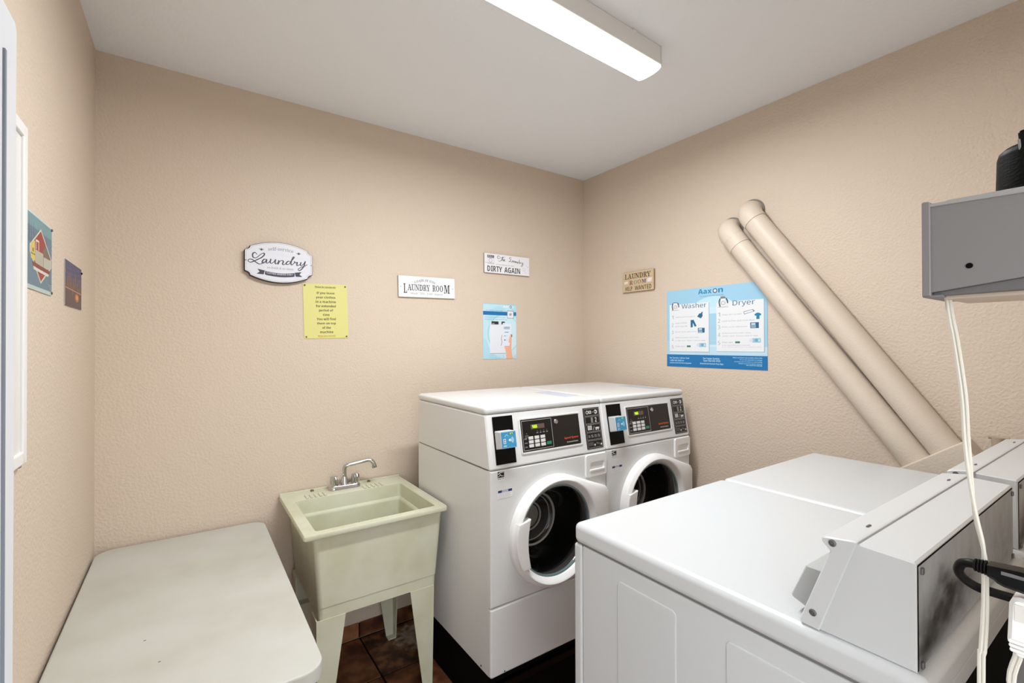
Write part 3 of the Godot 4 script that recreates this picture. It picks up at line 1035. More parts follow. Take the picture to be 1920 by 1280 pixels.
func make_dryer() -> Node3D:
	var t := thing("dryer", "", "dryer")
	var E: Material = M.enamel_dryer
	var b := MB.new()
	b.rbox(Vector3(0, 1.1328, 0.0), Vector3(0.683, 0.0525, 0.720), 0.016, 5)
	part("lid", b, E, t)
	b = MB.new()
	b.bx(Vector3(-0.335, 1.085, -0.352), Vector3(0.335, 1.110, 0.350), 0.002)
	part("seam", b, M.grey_gap, t)
	b = MB.new()   # front, wrapped round the corners
	b.rbox(Vector3(0, 0.6005, -0.345), Vector3(0.681, 1.009, 0.028), 0.007, 3)
	part("front_panel", b, E, t)
	b = MB.new()
	b.bx(Vector3(-0.338, 0.10, -0.329), Vector3(-0.322, 1.1050, 0.356), 0.003)
	b.bx(Vector3(0.322, 0.10, -0.329), Vector3(0.338, 1.1050, 0.336), 0.003)
	b.bx(Vector3(-0.33, 0.10, -0.33), Vector3(0.33, 0.12, 0.33), 0.003)
	part("side_panel", b, E, t)
	for z in [[-0.2095, -0.047], [0.063, 0.2255]]:
		for s in [-1.0, 1.0]:
			b = MB.new()
			var xf := Transform3D(Basis(Vector3(0, 0, -s), Vector3(0, 1, 0), Vector3(s, 0, 0)), Vector3(s * 0.336, 0, 0))
			var zz0: float = minf(-s * z[0], -s * z[1])
			b.prism(rr(zz0 + 0.08125, 0.60, 0.1625, 0.934, 0.012), 0.0, 0.0042, xf, 0.0022)
			part("embossed_panel", b, E, t)
	b = MB.new()
	b.bx(Vector3(-0.30, 0.0, -0.30), Vector3(0.30, 0.10, 0.32), 0.003)
	part("kick_base", b, M.black_matt, t)
	# loading door on the hidden front
	b = MB.new()
	var back := Transform3D(Basis(Vector3(0, 1, 0), PI), Vector3.ZERO)
	b.prism(rr(0, 0.60, 0.50, 0.52, 0.04), 0.359, 0.374, back, 0.005)
	var dr := part("door", b, E, t)
	b = MB.new()
	b.rbox(Vector3(0.20, 0.60, -0.378), Vector3(0.03, 0.10, 0.016), 0.005, 2)
	part("handle", b, E, dr)
	# console
	var zs := Transform3D(Basis(Vector3(0, 0, 1), Vector3(0, 1, 0), Vector3(1, 0, 0)), Vector3.ZERO)
	b = MB.new()
	b.prism(PackedVector2Array([Vector2(0.206, 1.1590), Vector2(0.2695, 1.3175), Vector2(0.340, 1.3150), Vector2(0.343, 1.3125), Vector2(0.343, 1.1590)]), -0.3290, 0.3060, zs, 0.002, 0.002)
	var box := part("console_box", b, E, t)
	b = MB.new()   # leaning control panel with its folded top lip and end plates
	b.prism(PackedVector2Array([Vector2(0.1915, 1.1600), Vector2(0.1900, 1.1650), Vector2(0.2360, 1.2945), Vector2(0.2250, 1.3060), Vector2(0.2240, 1.3110), Vector2(0.2265, 1.3145), Vector2(0.2320, 1.3160), Vector2(0.2690, 1.3215), Vector2(0.2725, 1.3200), Vector2(0.2720, 1.3160), Vector2(0.2195, 1.1590)]), -0.3330, 0.3100, zs, 0.002, 0.002)
	var cp := part("control_panel", b, E, t)
	for p in [Vector2(0.2400, 1.3085), Vector2(0.2110, 1.1850)]:
		for s in [-1.0, 1.0]:
			b = MB.new()
			b.lathe([Vector2(0.0055, 0.0), Vector2(0.0055, 0.0012), Vector2(0.0035, 0.0022), Vector2(0.0030, 0.0012), Vector2(0.0004, 0.0012)], 14, Transform3D(Basis(Vector3(0, 0, 1), PI / 2 if s < 0 else -PI / 2), Vector3(-0.3330 if s < 0 else 0.3100, p.y, p.x)), false)
			part("screw", b, M.screw, cp)
	for x in [-0.24, 0.22]:
		b = MB.new()
		b.rbox(Vector3(x, 1.3205, 0.258), Vector3(0.014, 0.003, 0.004), 0.001, 1)
		part("screw", b, M.screw, cp)
	b = MB.new()   # payment reader sticking out of the panel front
	b.prism(PackedVector2Array([Vector2(0.196, 1.1660), Vector2(0.1630, 1.1790), Vector2(0.1610, 1.1830), Vector2(0.1845, 1.2410), Vector2(0.1880, 1.2430), Vector2(0.2230, 1.2430)]), -0.297, -0.205, zs, 0.002, 0.002)
	part("card_reader", b, mat(rgb(176, 178, 178), 0.5), cp)
	b = MB.new()
	b.bx(Vector3(-0.3255, 1.1600, 0.3420), Vector3(0.3030, 1.3105, 0.3436), 0.0006)
	part("edge_gap", b, M.black_matt, box)
	b = MB.new()
	b.face(Vector3(-0.3235, 1.3085, 0.3440), Vector3(0.3010, 1.3085, 0.3440), Vector3(0.3010, 1.1615, 0.3440), Vector3(-0.3235, 1.1615, 0.3440), Vector3(0, 0, 1))
	var pm := printed(back_plate_tex(), 0.42)
	pm.metallic = 0.3
	part("back_plate", b, pm, box)
	for p in [Vector2(-0.312, 1.300), Vector2(-0.312, 1.166), Vector2(0.0, 1.303), Vector2(0.290, 1.300), Vector2(0.290, 1.166)]:
		b = MB.new()
		b.rbox(Vector3(p.x, p.y, 0.3455), Vector3(0.008, 0.010, 0.004), 0.0015, 1)
		part("clip", b, M.screw, box)
	# rear: pale rail and post, dark recess
	b = MB.new()
	b.bx(Vector3(-0.338, 1.070, 0.340), Vector3(0.338, 1.104, 0.354), 0.003)
	part("rear_rail", b, E, t)
	b = MB.new()
	b.bx(Vector3(-0.336, 0.10, 0.338), Vector3(-0.205, 1.072, 0.352), 0.003)
	part("rear_post", b, E, t)
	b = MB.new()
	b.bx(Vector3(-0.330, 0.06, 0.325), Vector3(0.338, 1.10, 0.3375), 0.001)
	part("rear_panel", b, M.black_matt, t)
	b = MB.new()
	b.rbox(Vector3(-0.04, 0.985, 0.340), Vector3(0.10, 0.016, 0.012), 0.006, 2, Transform3D(Basis(Vector3(0, 0, 1), 0.0), Vector3.ZERO))
	part("rear_bracket", b, mat(rgb(92, 92, 92), 0.5, 0.5), t)
	b = MB.new()
	b.rbox(Vector3(-0.214, 1.030, 0.350), Vector3(0.022, 0.060, 0.012), 0.003, 1)
	part("cable_clip", b, M.black_matt, t)
	return t


# ------------------------------------------------------------------ utility sink
func sink() -> void:
	var O := Vector3(1.019, 0, 0.322)
	var t := thing("utility_sink", "yellowed plastic utility sink on four tapered legs, left of the washers", "sink", O)
	var b := MB.new()
	b.crease = 0.75
	var q := func(x0: float, x1: float, z0: float, z1: float, y: float, r: float) -> PackedVector3Array:
		return flat_ring(rr((x0 + x1) / 2 - O.x, (z0 + z1) / 2 - O.z, x1 - x0, z1 - z0, r, 6), y)
	b.loft([
		q.call(0.775, 1.280, 0.075, 0.585, 0.487, 0.020), q.call(0.768, 1.290, 0.062, 0.600, 0.492, 0.020), q.call(0.766, 1.292, 0.060, 0.602, 0.540, 0.020),
		q.call(0.764, 1.294, 0.058, 0.604, 0.542, 0.020), q.call(0.745, 1.318, 0.034, 0.615, 0.815, 0.022), q.call(0.738, 1.322, 0.030, 0.619, 0.838, 0.022),
		q.call(0.706, 1.334, 0.016, 0.634, 0.840, 0.012), q.call(0.703, 1.337, 0.013, 0.637, 0.844, 0.013), q.call(0.703, 1.337, 0.013, 0.637, 0.858, 0.013), q.call(0.706, 1.334, 0.016, 0.634, 0.8628, 0.013),
		q.call(0.752, 1.298, 0.136, 0.601, 0.8628, 0.016), q.call(0.757, 1.293, 0.142, 0.597, 0.858, 0.016), q.call(0.762, 1.288, 0.150, 0.592, 0.792, 0.016),
		q.call(0.770, 1.280, 0.160, 0.586, 0.786, 0.016), q.call(0.774, 1.275, 0.166, 0.582, 0.775, 0.016), q.call(0.800, 1.258, 0.185, 0.572, 0.525, 0.03), q.call(0.83, 1.23, 0.215, 0.545, 0.512, 0.04)], true, true)
	var basin := part("basin", b, M.tub, t)
	b = MB.new()
	b.lathe([Vector2(0.034, 0.0), Vector2(0.034, 0.003), Vector2(0.020, 0.001), Vector2(0.0005, 0.001)], 20, Transform3D(Basis.IDENTITY, Vector3(0, 0.512, 0.06)), false)
	part("drain", b, M.steel, basin)
	b = MB.new()   # raised back edge
	b.bx(Vector3(-0.314, 0.860, -0.310), Vector3(0.316, 0.872, -0.300), 0.003)
	part("back_lip", b, M.tub, basin)
	for k in 12:
		if k == 5 or k == 6: continue
		var x := -0.205 + k * 0.0215 if k < 5 else 0.082 + (k - 7) * 0.0235
		b = MB.new()
		b.rbox(Vector3(x, 0.8640, -0.207), Vector3(0.014, 0.010, 0.054), 0.004, 1)
		part("soap_ridge", b, M.tub, basin)
	for x in [-0.162, 0.134]:
		b = MB.new()
		b.lathe([Vector2(0.009, 0.0), Vector2(0.009, 0.003), Vector2(0.003, 0.006)], 12, Transform3D(Basis(Vector3(1, 0, 0), 0.5), Vector3(x, 0.864, -0.290)))
		part("bolt", b, mat(rgb(112, 92, 78), 0.5, 0.5), basin)
	var spot := mat(rgb(90, 84, 66), 0.8)
	for p in [Vector3(-0.10, 0.655, -0.1465), Vector3(0.04, 0.700, -0.1500), Vector3(0.06, 0.630, -0.1450), Vector3(-0.05, 0.615, -0.1436), Vector3(0.15, 0.69, -0.1492)]:
		b = MB.new()
		b.rbox(p, Vector3(0.006, 0.008, 0.001), 0.0004, 1)
		part("stain", b, spot, basin)
	# legs: open angles that taper to the floor
	for sx in [-1.0, 1.0]:
		for sz in [-1.0, 1.0]:
			b = MB.new()
			var cx0: float = sx * 0.262; var cz0: float = (0.280 if sz > 0 else -0.262)
			var cx1: float = sx * 0.256; var cz1: float = (0.272 if sz > 0 else -0.235)
			var ang := func(cx: float, cz: float, wx: float, wz: float, y: float) -> PackedVector3Array:
				var th := 0.005
				return PackedVector3Array([Vector3(cx, y, cz), Vector3(cx - sx * wx, y, cz), Vector3(cx - sx * wx, y, cz - sz * th), Vector3(cx - sx * th, y, cz - sz * th), Vector3(cx - sx * th, y, cz - sz * wz), Vector3(cx, y, cz - sz * wz)])
			b.begin()
			var r0: PackedVector3Array = ang.call(cx0, cz0, 0.118, 0.095, 0.492)
			var r1: PackedVector3Array = ang.call(cx1, cz1, 0.044, 0.040, 0.004)
			b.band(r0, r1)
			for rg in [[r0, true], [r1, false]]:
				var r: PackedVector3Array = rg[0]
				for tr in [[0, 1, 2], [0, 2, 3], [0, 3, 4], [0, 4, 5]]:
					if rg[1]: b.tri(r[tr[0]], r[tr[2]], r[tr[1]])
					else: b.tri(r[tr[0]], r[tr[1]], r[tr[2]])
			b.end()
			b.bx(Vector3(cx0 - sx * 0.010, 0.33, cz0 - sz * 0.012), Vector3(cx0 - sx * 0.075, 0.336, cz0 - sz * 0.060), 0.001)
			b.bx(Vector3(cx1, 0.0, cz1), Vector3(cx1 - sx * 0.044, 0.008, cz1 - sz * 0.040), 0.002)
			part("leg", b, M.tub, t)
	faucet(Vector3(1.011, 0.8634, 0.072))


func faucet(O: Vector3) -> void:
	var t := thing("faucet", "chrome two-handle faucet with swung spout on the back ledge of the utility sink", "faucet", O)
	var b := MB.new()
	b.loft([flat_ring(rr(0, 0, 0.164, 0.056, 0.027, 8), 0.0), flat_ring(rr(0, 0, 0.164, 0.056, 0.027, 8), 0.008), flat_ring(rr(0, 0, 0.156, 0.048, 0.023, 8), 0.019), flat_ring(rr(0, 0, 0.146, 0.036, 0.017, 8), 0.023)])
	part("base", b, M.chrome, t)
	b = MB.new()
	b.lathe([Vector2(0.021, 0.020), Vector2(0.018, 0.035), Vector2(0.014, 0.055), Vector2(0.0125, 0.062)], 20)
	var cv := Curve3D.new()
	for p in [[Vector3(0, 0.045, 0), Vector3.ZERO, Vector3(0, 0.03, 0)], [Vector3(0.0, 0.095, 0), Vector3(0, -0.015, 0), Vector3(0, 0.022, 0)], [Vector3(0.030, 0.122, 0.006), Vector3(-0.022, -0.004, -0.002), Vector3(0.02, 0.003, 0.002)], [Vector3(0.115, 0.134, 0.018), Vector3(-0.03, -0.003, -0.002), Vector3(0.022, 0.002, 0.002)], [Vector3(0.152, 0.104, 0.026), Vector3(-0.008, 0.022, -0.001), Vector3(0.003, -0.006, 0)]]: cv.add_point(p[0], p[1], p[2])
	cv.bake_interval = 0.006
	b.tube(cv.get_baked_points(), 0.0105, 14)
	b.lathe([Vector2(0.013, 0.0), Vector2(0.013, 0.012), Vector2(0.010, 0.014)], 14, Transform3D(Basis(Vector3(0, 0, 1), 0.3), Vector3(0.1535, 0.092, 0.026)))
	part("spout", b, M.chrome, t)
	for x in [-0.054, 0.056]:
		b = MB.new()
		b.crease = 0.95
		var n := 28
		var rings := []
		for lv in [[0.019, 0.020], [0.021, 0.026], [0.0215, 0.050], [0.019, 0.064], [0.015, 0.068]]:
			var r := PackedVector3Array()
			for i in n:
				var a := TAU * i / n
				var rad: float = lv[0] * (1.0 if i % 4 < 2 else 0.86)
				r.append(Vector3(x + cos(a) * rad, lv[1], sin(a) * rad))
			rings.append(r)
		b.loft(rings)
		part("handle", b, M.chrome, t)


func table() -> void:
	var t := thing("folding_table", "off-white plastic folding table in the left corner", "table", Vector3(0.322, 0, 0.665))
	var b := MB.new()
	var up := Transform3D(Basis(Vector3(1, 0, 0), Vector3(0, 0, -1), Vector3(0, 1, 0)), Vector3.ZERO)
	b.prism(rr(0, 0, 0.626, 1.286, 0.062, 8), 0.716, 0.7587, up, 0.006, 0.004)
	part("tabletop", b, M.table, t)
	for p in [Vector2(-0.10, 0.22), Vector2(-0.06, 0.36)]:
		b = MB.new()
		b.rbox(Vector3(p.x, 0.7588, p.y), Vector3(0.006, 0.0006, 0.003), 0.0002, 1)
		part("scuff", b, mat(rgb(80, 78, 74), 0.8), t)
	var gm := mat(rgb(120, 122, 124), 0.4, 0.6)
	for sz in [-1.0, 1.0]:
		for sx in [-1.0, 1.0]:
			b = MB.new()
			b.tube(PackedVector3Array([Vector3(sx * 0.235, 0.715, sz * 0.42), Vector3(sx * 0.24, 0.40, sz * 0.47), Vector3(sx * 0.245, 0.0, sz * 0.50)]), 0.012, 10)
			part("leg", b, gm, t)
		b = MB.new()
		b.tube(PackedVector3Array([Vector3(-0.24, 0.22, sz * 0.485), Vector3(0.24, 0.22, sz * 0.485)]), 0.010, 8)
		part("crossbar", b, gm, t)


# ------------------------------------------------------------------ ducts on the right wall
func duct(called_label: String, top: Vector2, low: Vector2, sleeve: bool) -> void:
	# top and low are (y, z) of the axis ends
	var R := 0.055
	var X := W - 0.070
	var a := Vector3(X, top.x, top.y)
	var c := Vector3(X, low.x, low.y)
	var d := (c - a).normalized()
	var t := thing("vent_duct", called_label, "duct", Vector3(W, top.x, top.y), 0.0, "slanting vent ducts")
	var o := Vector3(W, top.x, top.y)
	var b := MB.new()
	b.tube(PackedVector3Array([a + d * 0.05 - o, a.lerp(c, 0.3) - o, a.lerp(c, 0.7) - o, c + d * (0.003 if sleeve else 0.0165) - o]), R, 28)
	var p := part("pipe", b, M.pipe, t)
	b = MB.new()   # elbow that turns into the wall
	var pts := PackedVector3Array()
	for k in 9:
		var f := k / 8.0
		var ang := f * PI / 2
		pts.append(Vector3(-0.070 + 0.070 * (1.0 - sin(ang)), 0, 0) - d * (0.070 * (1.0 - cos(ang)) - 0.02) * -0.0 + d * (-0.03 + 0.070 * (1.0 - cos(ang))))
	pts.append(pts[-1] + d * 0.022)
	b.tube(pts, R + 0.003, 28)
	part("elbow", b, M.pipe, t)
	if sleeve:
		b = MB.new()
		b.tube(PackedVector3Array([a + d * 0.06 - o, a + d * 0.12 - o]), R + 0.0025, 28)
		part("sleeve", b, M.pipe, t)
	b = MB.new()
	b.lathe([Vector2(R + 0.012, 0.0), Vector2(R + 0.012, 0.006), Vector2(R + 0.004, 0.012)], 28, Transform3D(Basis(Vector3(0, 0, 1), PI / 2), Vector3(-0.0005, 0, 0) + d * -0.03))
	part("collar", b, mat(rgb(128, 122, 114), 0.7), t)


func pipes() -> void:
	duct("left slanting beige vent duct, whose edge covers a corner of the blue poster", Vector2(2.238, 1.206), Vector2(1.150, 2.004), true)
	duct("right slanting beige vent duct, uppermost of the two ducts", Vector2(2.309, 1.322), Vector2(1.228, 2.085), false)
	# painted strap across the lower ends, square to the ducts
	var t := thing("duct_strap", "beige painted board across the lower ends of the slanting ducts", "board", Vector3(W, 1.16, 2.04))
	var along := Vector3(0, 0.591, 0.806).normalized()
	var down := Vector3(0, -0.806, 0.591).normalized()
	var b := MB.new()
	b.rbox(Vector3.ZERO, Vector3(0.130, 0.300, 0.105), 0.006, 2, Transform3D(Basis(Vector3(1, 0, 0), along, Vector3(1, 0, 0).cross(along)), Vector3(-0.0665, 0, 0) + along * 0.0 + down * 0.040))
	part("board", b, M.pipe, t)
	var g := thing("gas_valve", "small painted pipe valve on the right wall at the upper end of the beige board", "valve", Vector3(W, 1.254, 2.240))
	b = MB.new()
	b.tube(PackedVector3Array([Vector3(-0.0, 0, 0), Vector3(-0.075, 0, 0), Vector3(-0.085, -0.012, 0), Vector3(-0.085, -0.16, 0)]), 0.013, 12)
	part("pipe", b, mat(rgb(178, 160, 142), 0.6), g)
	b = MB.new()
	b.tube(PackedVector3Array([Vector3(-0.085, -0.02, 0), Vector3(-0.085, 0.028, 0)]), 0.018, 12)
	b.tube(PackedVector3Array([Vector3(-0.085, 0.028, -0.025), Vector3(-0.085, 0.028, 0.030)]), 0.006, 8)
	b.tube(PackedVector3Array([Vector3(-0.085, -0.035, 0.0), Vector3(-0.085, -0.030, 0.040)]), 0.005, 8)
	part("valve_handle", b, mat(rgb(170, 152, 134), 0.6), g)


# ------------------------------------------------------------------ signs on the back wall
func board_sign(called: String, label: String, at: Vector3, turn: float, w: float, h: float, th: float, edge: Material, face_tex: Texture2D, roll := 0.0, r := 0.003, cat := "sign") -> Node3D:
	var t := thing(called, label, cat, at, turn)
	t.rotation_degrees.z = roll
	var b := MB.new()
	b.prism(rr(0, 0, w, h, r, 4), 0.0005, th, Transform3D.IDENTITY, 0.001)
	part("board", b, edge, t)
	b = MB.new()
	var e := 0.0012
	b.face(Vector3(-w / 2 + e, h / 2 - e, th + 0.0003), Vector3(w / 2 - e, h / 2 - e, th + 0.0003), Vector3(w / 2 - e, -h / 2 + e, th + 0.0003), Vector3(-w / 2 + e, -h / 2 + e, th + 0.0003), Vector3(0, 0, 1))
	part("printed_face", b, printed(face_tex, 0.5), t)
	return t


func paper(called: String, label: String, at: Vector3, turn: float, w: float, h: float, tex: Texture2D, roll := 0.0, rough := 0.4) -> Node3D:
	var t := thing(called, label, "poster", at, turn)
	t.rotation_degrees.z = roll
	var b := MB.new()
	b.bx(Vector3(-w / 2, -h / 2, 0.0008), Vector3(w / 2, h / 2, 0.0022), 0.0004)
	part("sheet", b, M.paper_edge, t)
	b = MB.new()
	b.face(Vector3(-w / 2, h / 2, 0.0026), Vector3(w / 2, h / 2, 0.0026), Vector3(w / 2, -h / 2, 0.0026), Vector3(-w / 2, -h / 2, 0.0026), Vector3(0, 0, 1))
	part("print", b, printed(tex, rough), t)
	return t


func tack(t: Node3D, x: float, y: float, m: Material, r := 0.005) -> void:
	var b := MB.new()
	b.lathe([Vector2(r, 0.002), Vector2(r, 0.0045), Vector2(r * 0.6, 0.006)], 12, Transform3D(Basis(Vector3(1, 0, 0), PI / 2), Vector3(x, y, 0)))
	part("tack", b, m, t)


func sprig(c: CV, x: float, y: float, s: float, col: Color) -> void:
	for a in [-1.0, -0.5, 0.0, 0.5, 1.0]:
		c.line(PackedVector2Array([Vector2(x, y + s * 0.5), Vector2(x + a * s, y - s * (0.6 - absf(a) * 0.5))]), s * 0.22, col)
	c.disc(x, y - s * 0.2, s * 0.22, col)


func signs_back() -> void:
	oval_sign()
	# yellow notice
	var ink := rgb(52, 50, 24)
	var c := CV.new(560, 720, rgb(220, 216, 138))
	c.text("Please Be Considerate", 280, 40, 262, 22, ink, fonts); c.rect(150, 54, 260, 2, ink)
	var y := 120.0
	for l in [["If you leave", 226], ["your clothes", 246], ["in a machine", 256], ["for extended", 250], ["period of", 178], ["time", 84], ["You will find", 240], ["them on top", 238], ["of the", 108], ["machine", 166]]:
		var tall := 40.0 if ("y" in l[0] or "p" in l[0]) else 33.0
		c.text(l[0], 280, y + (4 if tall > 35 else 0), l[1], tall, ink, fonts)
		y += 57.3
	c.text("When you return!!", 278, 690, 222, 22, rgb(176, 88, 30), fonts); c.rect(168, 704, 222, 2, rgb(176, 88, 30))
	var t := paper("yellow_notice", "yellow paper notice tacked to the back wall, about clothes left in a machine", Vector3(0.9338, 1.8055, 0.0), 0, 0.2265, 0.2905, c.tex(), 1.6)
	for p in [Vector2(-0.1035, 0.136), Vector2(0.1025, 0.134), Vector2(-0.1025, -0.136), Vector2(0.103, -0.137)]: tack(t, p.x, p.y, M.screw, 0.0045)
	# white plank sign
	var dark := rgb(52, 55, 62)
	c = CV.new(740, 256, rgb(238, 240, 243))
	for k in 60:
		c.rect((k * 97) % 700, (k * 53) % 250, 60 + (k * 31) % 90, 1, rgb(228, 231, 236))
	c.text("LOADS OF FUN", 335, 46, 272, 30, rgb(92, 95, 102), fonts, "serif_bold", 30)
	c.rect(160, 70, 28, 3, rgb(170, 172, 178)); c.rect(486, 70, 28, 3, rgb(170, 172, 178))
	c.curve(PackedVector2Array([Vector2(220, 92), Vector2(300, 84), Vector2(335, 94), Vector2(370, 84), Vector2(470, 96)]), 4, rgb(190, 192, 198))
	c.text("L", 82, 152, 44, 116, dark, fonts, "serif_bold"); c.text("AUNDRY", 256, 138, 288, 76, dark, fonts, "serif_bold")
	c.text("ROO", 504, 138, 142, 78, dark, fonts, "serif_bold"); c.text("M", 630, 142, 82, 108, dark, fonts, "serif_bold")
	c.text("Wash - Dry - Fold - Repeat", 360, 214, 424, 34, rgb(120, 123, 130), fonts, "serif", 0, 0, 0.25)
	c.disc(26, 134, 6, rgb(140, 142, 146)); c.disc(711, 134, 6, rgb(140, 142, 146))
	board_sign("plank_sign", "white LAUNDRY ROOM plank sign between the yellow notice and the light blue poster", Vector3(1.5188, 1.9720, 0.0), 0, 0.3695, 0.1265, 0.012, mat(rgb(176, 172, 160), 0.7), c.tex(), 1.0)
	# second plank sign
	c = CV.new(734, 258, rgb(236, 236, 240))
	c.rect(44, 22, 106, 30, rgb(72, 74, 80)); c.rect(44, 56, 106, 5, rgb(90, 92, 98))
	c.text("BILL", 96, 36, 80, 16, rgb(210, 210, 214), fonts)
	for r in [[44, 62, 3, 66], [147, 62, 3, 66]]: c.rect(r[0], r[1], r[2], r[3], rgb(176, 178, 184))
	c.disc(94, 92, 27, rgb(150, 152, 158)); c.disc(94, 92, 22, rgb(232, 232, 236))
	c.rect(44, 126, 106, 6, rgb(110, 112, 118)); c.rect(44, 142, 106, 3, rgb(170, 172, 178))
	# "The Laundry" in pen script
	for s in [[[250, 42], [228, 20], [206, 30], [216, 60], [262, 44], [330, 24]], [[286, 30], [268, 70], [242, 92], [214, 86]], [[296, 30], [276, 84], [292, 64], [304, 66], [298, 86]], [[308, 78], [326, 66], [314, 62], [308, 80], [330, 84]],
			[[432, 34], [412, 20], [398, 40], [420, 48], [404, 80], [386, 84], [412, 76], [438, 88]], [[466, 66], [448, 64], [444, 84], [466, 68], [466, 86]], [[478, 66], [476, 86], [494, 68], [496, 88]], [[506, 70], [504, 90], [518, 72], [528, 92]], [[556, 76], [536, 74], [534, 94], [556, 78], [564, 44], [556, 94]], [[572, 76], [574, 96], [584, 78], [594, 82]], [[604, 80], [606, 98], [624, 80], [612, 128], [590, 132], [606, 110], [638, 100]]]:
		var pv := PackedVector2Array()
		for p in s: pv.append(Vector2(p[0], p[1]))
		c.curve(pv, 7, dark, 0.5)
	c.text("is looking at me", 326, 140, 292, 26, rgb(150, 152, 158), fonts, "serif", 0, 0, 0.2)
	c.text("DIRTY", 160, 202, 232, 74, dark, fonts, "sans_bold"); c.text("AGAIN", 444, 203, 262, 74, dark, fonts, "sans_bold")
	c.disc(642, 172, 24, rgb(196, 200, 208)); c.disc(642, 172, 19, rgb(234, 235, 240)); c.disc(676, 110, 8, rgb(214, 216, 222)); c.disc(668, 212, 10, rgb(214, 216, 222))
	c.disc(22, 126, 6, rgb(150, 150, 152)); c.disc(708, 130, 6, rgb(150, 150, 152))
	board_sign("plank_sign", "white DIRTY AGAIN plank sign above the light blue poster", Vector3(2.1050, 2.1640, 0.0), 0, 0.369, 0.1295, 0.012, mat(rgb(166, 160, 150), 0.7), c.tex(), 0.3)
	# light blue poster with a drawn machine and phone
	c = CV.new(532, 740, rgb(178, 220, 238))
	c.disc(150, 180, 320, rgb(192, 226, 241)); c.disc(240, 200, 165, rgb(176, 220, 238)); c.disc(360, 440, 300, rgb(200, 230, 242)); c.disc(330, 400, 262, rgb(166, 212, 224)); c.disc(336, 400, 248, rgb(204, 232, 244)); c.rect(0, 0, 532, 12, rgb(160, 210, 232))
	c.rect(0, 105, 532, 50, rgb(24, 112, 172))
	c.text("Aax", 360, 32, 84, 34, rgb(240, 250, 252), fonts); c.disc(441, 36, 17, rgb(66, 84, 104)); c.disc(441, 36, 10, rgb(225, 240, 248)); c.text("n", 478, 38, 22, 24, rgb(240, 250, 252), fonts)
	c.text("Pay with your phone app", 174, 94, 264, 18, rgb(110, 160, 186), fonts)
	c.rect(382, 88, 108, 104, rgb(96, 116, 140)); c.rect(388, 94, 96, 92, rgb(232, 236, 242))
	c.disc(436, 138, 24, rgb(206, 200, 196)); c.line(PackedVector2Array([Vector2(424, 136), Vector2(434, 146), Vector2(452, 124)]), 6, rgb(70, 80, 92))
	c.text("Wash and dry without coins", 190, 184, 326, 16, rgb(126, 172, 196), fonts); c.text("download the app and start now", 206, 212, 352, 16, rgb(126, 172, 196), fonts)
	c.rect(106, 236, 250, 430, rgb(228, 232, 238)); c.rect(106, 664, 250, 8, rgb(150, 160, 172)); c.rect(110, 236, 242, 50, rgb(214, 224, 234))
	c.rect(130, 238, 112, 40, rgb(42, 32, 42)); c.rect(138, 260, 40, 14, rgb(150, 150, 160)); c.poly(PackedVector2Array([Vector2(290, 238), Vector2(344, 238), Vector2(344, 254), Vector2(312, 254), Vector2(306, 276), Vector2(290, 276)]), rgb(36, 30, 42))
	c.line(PackedVector2Array([Vector2(300, 420), Vector2(286, 470), Vector2(296, 520), Vector2(282, 560)]), 8, rgb(150, 140, 150))
	c.poly(PackedVector2Array([Vector2(333, 567), Vector2(415, 520), Vector2(440, 430), Vector2(458, 440), Vector2(450, 610), Vector2(474, 740), Vector2(366, 740), Vector2(360, 648)]), rgb(240, 178, 150))
	c.poly(PackedVector2Array([Vector2(312, 276), Vector2(440, 262), Vector2(452, 278), Vector2(448, 440), Vector2(416, 566), Vector2(330, 566), Vector2(312, 552)]), rgb(226, 234, 246))
	c.line(PackedVector2Array([Vector2(444, 420), Vector2(420, 510)]), 30, rgb(240, 178, 150)); c.rect(452, 410, 12, 36, rgb(64, 50, 60))
	c.text("LAUNDRY", 376, 318, 104, 26, rgb(44, 90, 132), fonts); c.rect(330, 334, 92, 5, rgb(90, 150, 190)); c.rect(340, 376, 66, 10, rgb(110, 140, 168)); c.disc(344, 432, 10, rgb(140, 160, 180)); c.disc(344, 486, 11, rgb(110, 136, 160)); c.rect(362, 430, 36, 4, rgb(180, 200, 214)); c.rect(362, 484, 36, 4, rgb(180, 200, 214))
	c.text("Questions? Ask the office for help", 210, 694, 240, 12, rgb(136, 180, 202), fonts); c.text("or call the number on the machine", 214, 716, 260, 12, rgb(136, 180, 202), fonts)
	paper("phone_poster", "light blue poster with a hand holding a phone, right of the plank signs", Vector3(2.0490, 1.7128, 0.0), 0, 0.266, 0.3695, c.tex(), 0.0)


func oval_outline(sx: float, sy: float) -> PackedVector2Array:   # plaque: straight sides, scooped corners, arched top and bottom
	var o := PackedVector2Array()
	for q in 4:
		var mx := 1.0 if q == 0 or q == 3 else -1.0
		var my := 1.0 if q < 2 else -1.0
		var seg := PackedVector2Array()
		seg.append(Vector2(0.156, 0.050))
		for k in 5:   # the scoop
			var a := lerpf(-PI / 2, -PI, k / 4.0)
			seg.append(Vector2(0.154 + 0.022 * cos(a), 0.0735 + 0.020 * sin(a)) if k > 0 else Vector2(0.1515, 0.0535))
		seg.append(Vector2(0.1260, 0.0755))
		for k in range(1, 9):
			var x := 0.1260 * (1.0 - k / 9.0)
			seg.append(Vector2(x, 0.1025 - 0.0270 * pow(x / 0.126, 2.0)))
		if q % 2 == 1: seg.reverse()
		for p in seg: o.append(Vector2(p.x * mx * sx, p.y * my * sy))
		if q == 0: o.append(Vector2(0, 0.1025 * sy))
		if q == 2: o.append(Vector2(0, -0.1025 * sy))
	return o


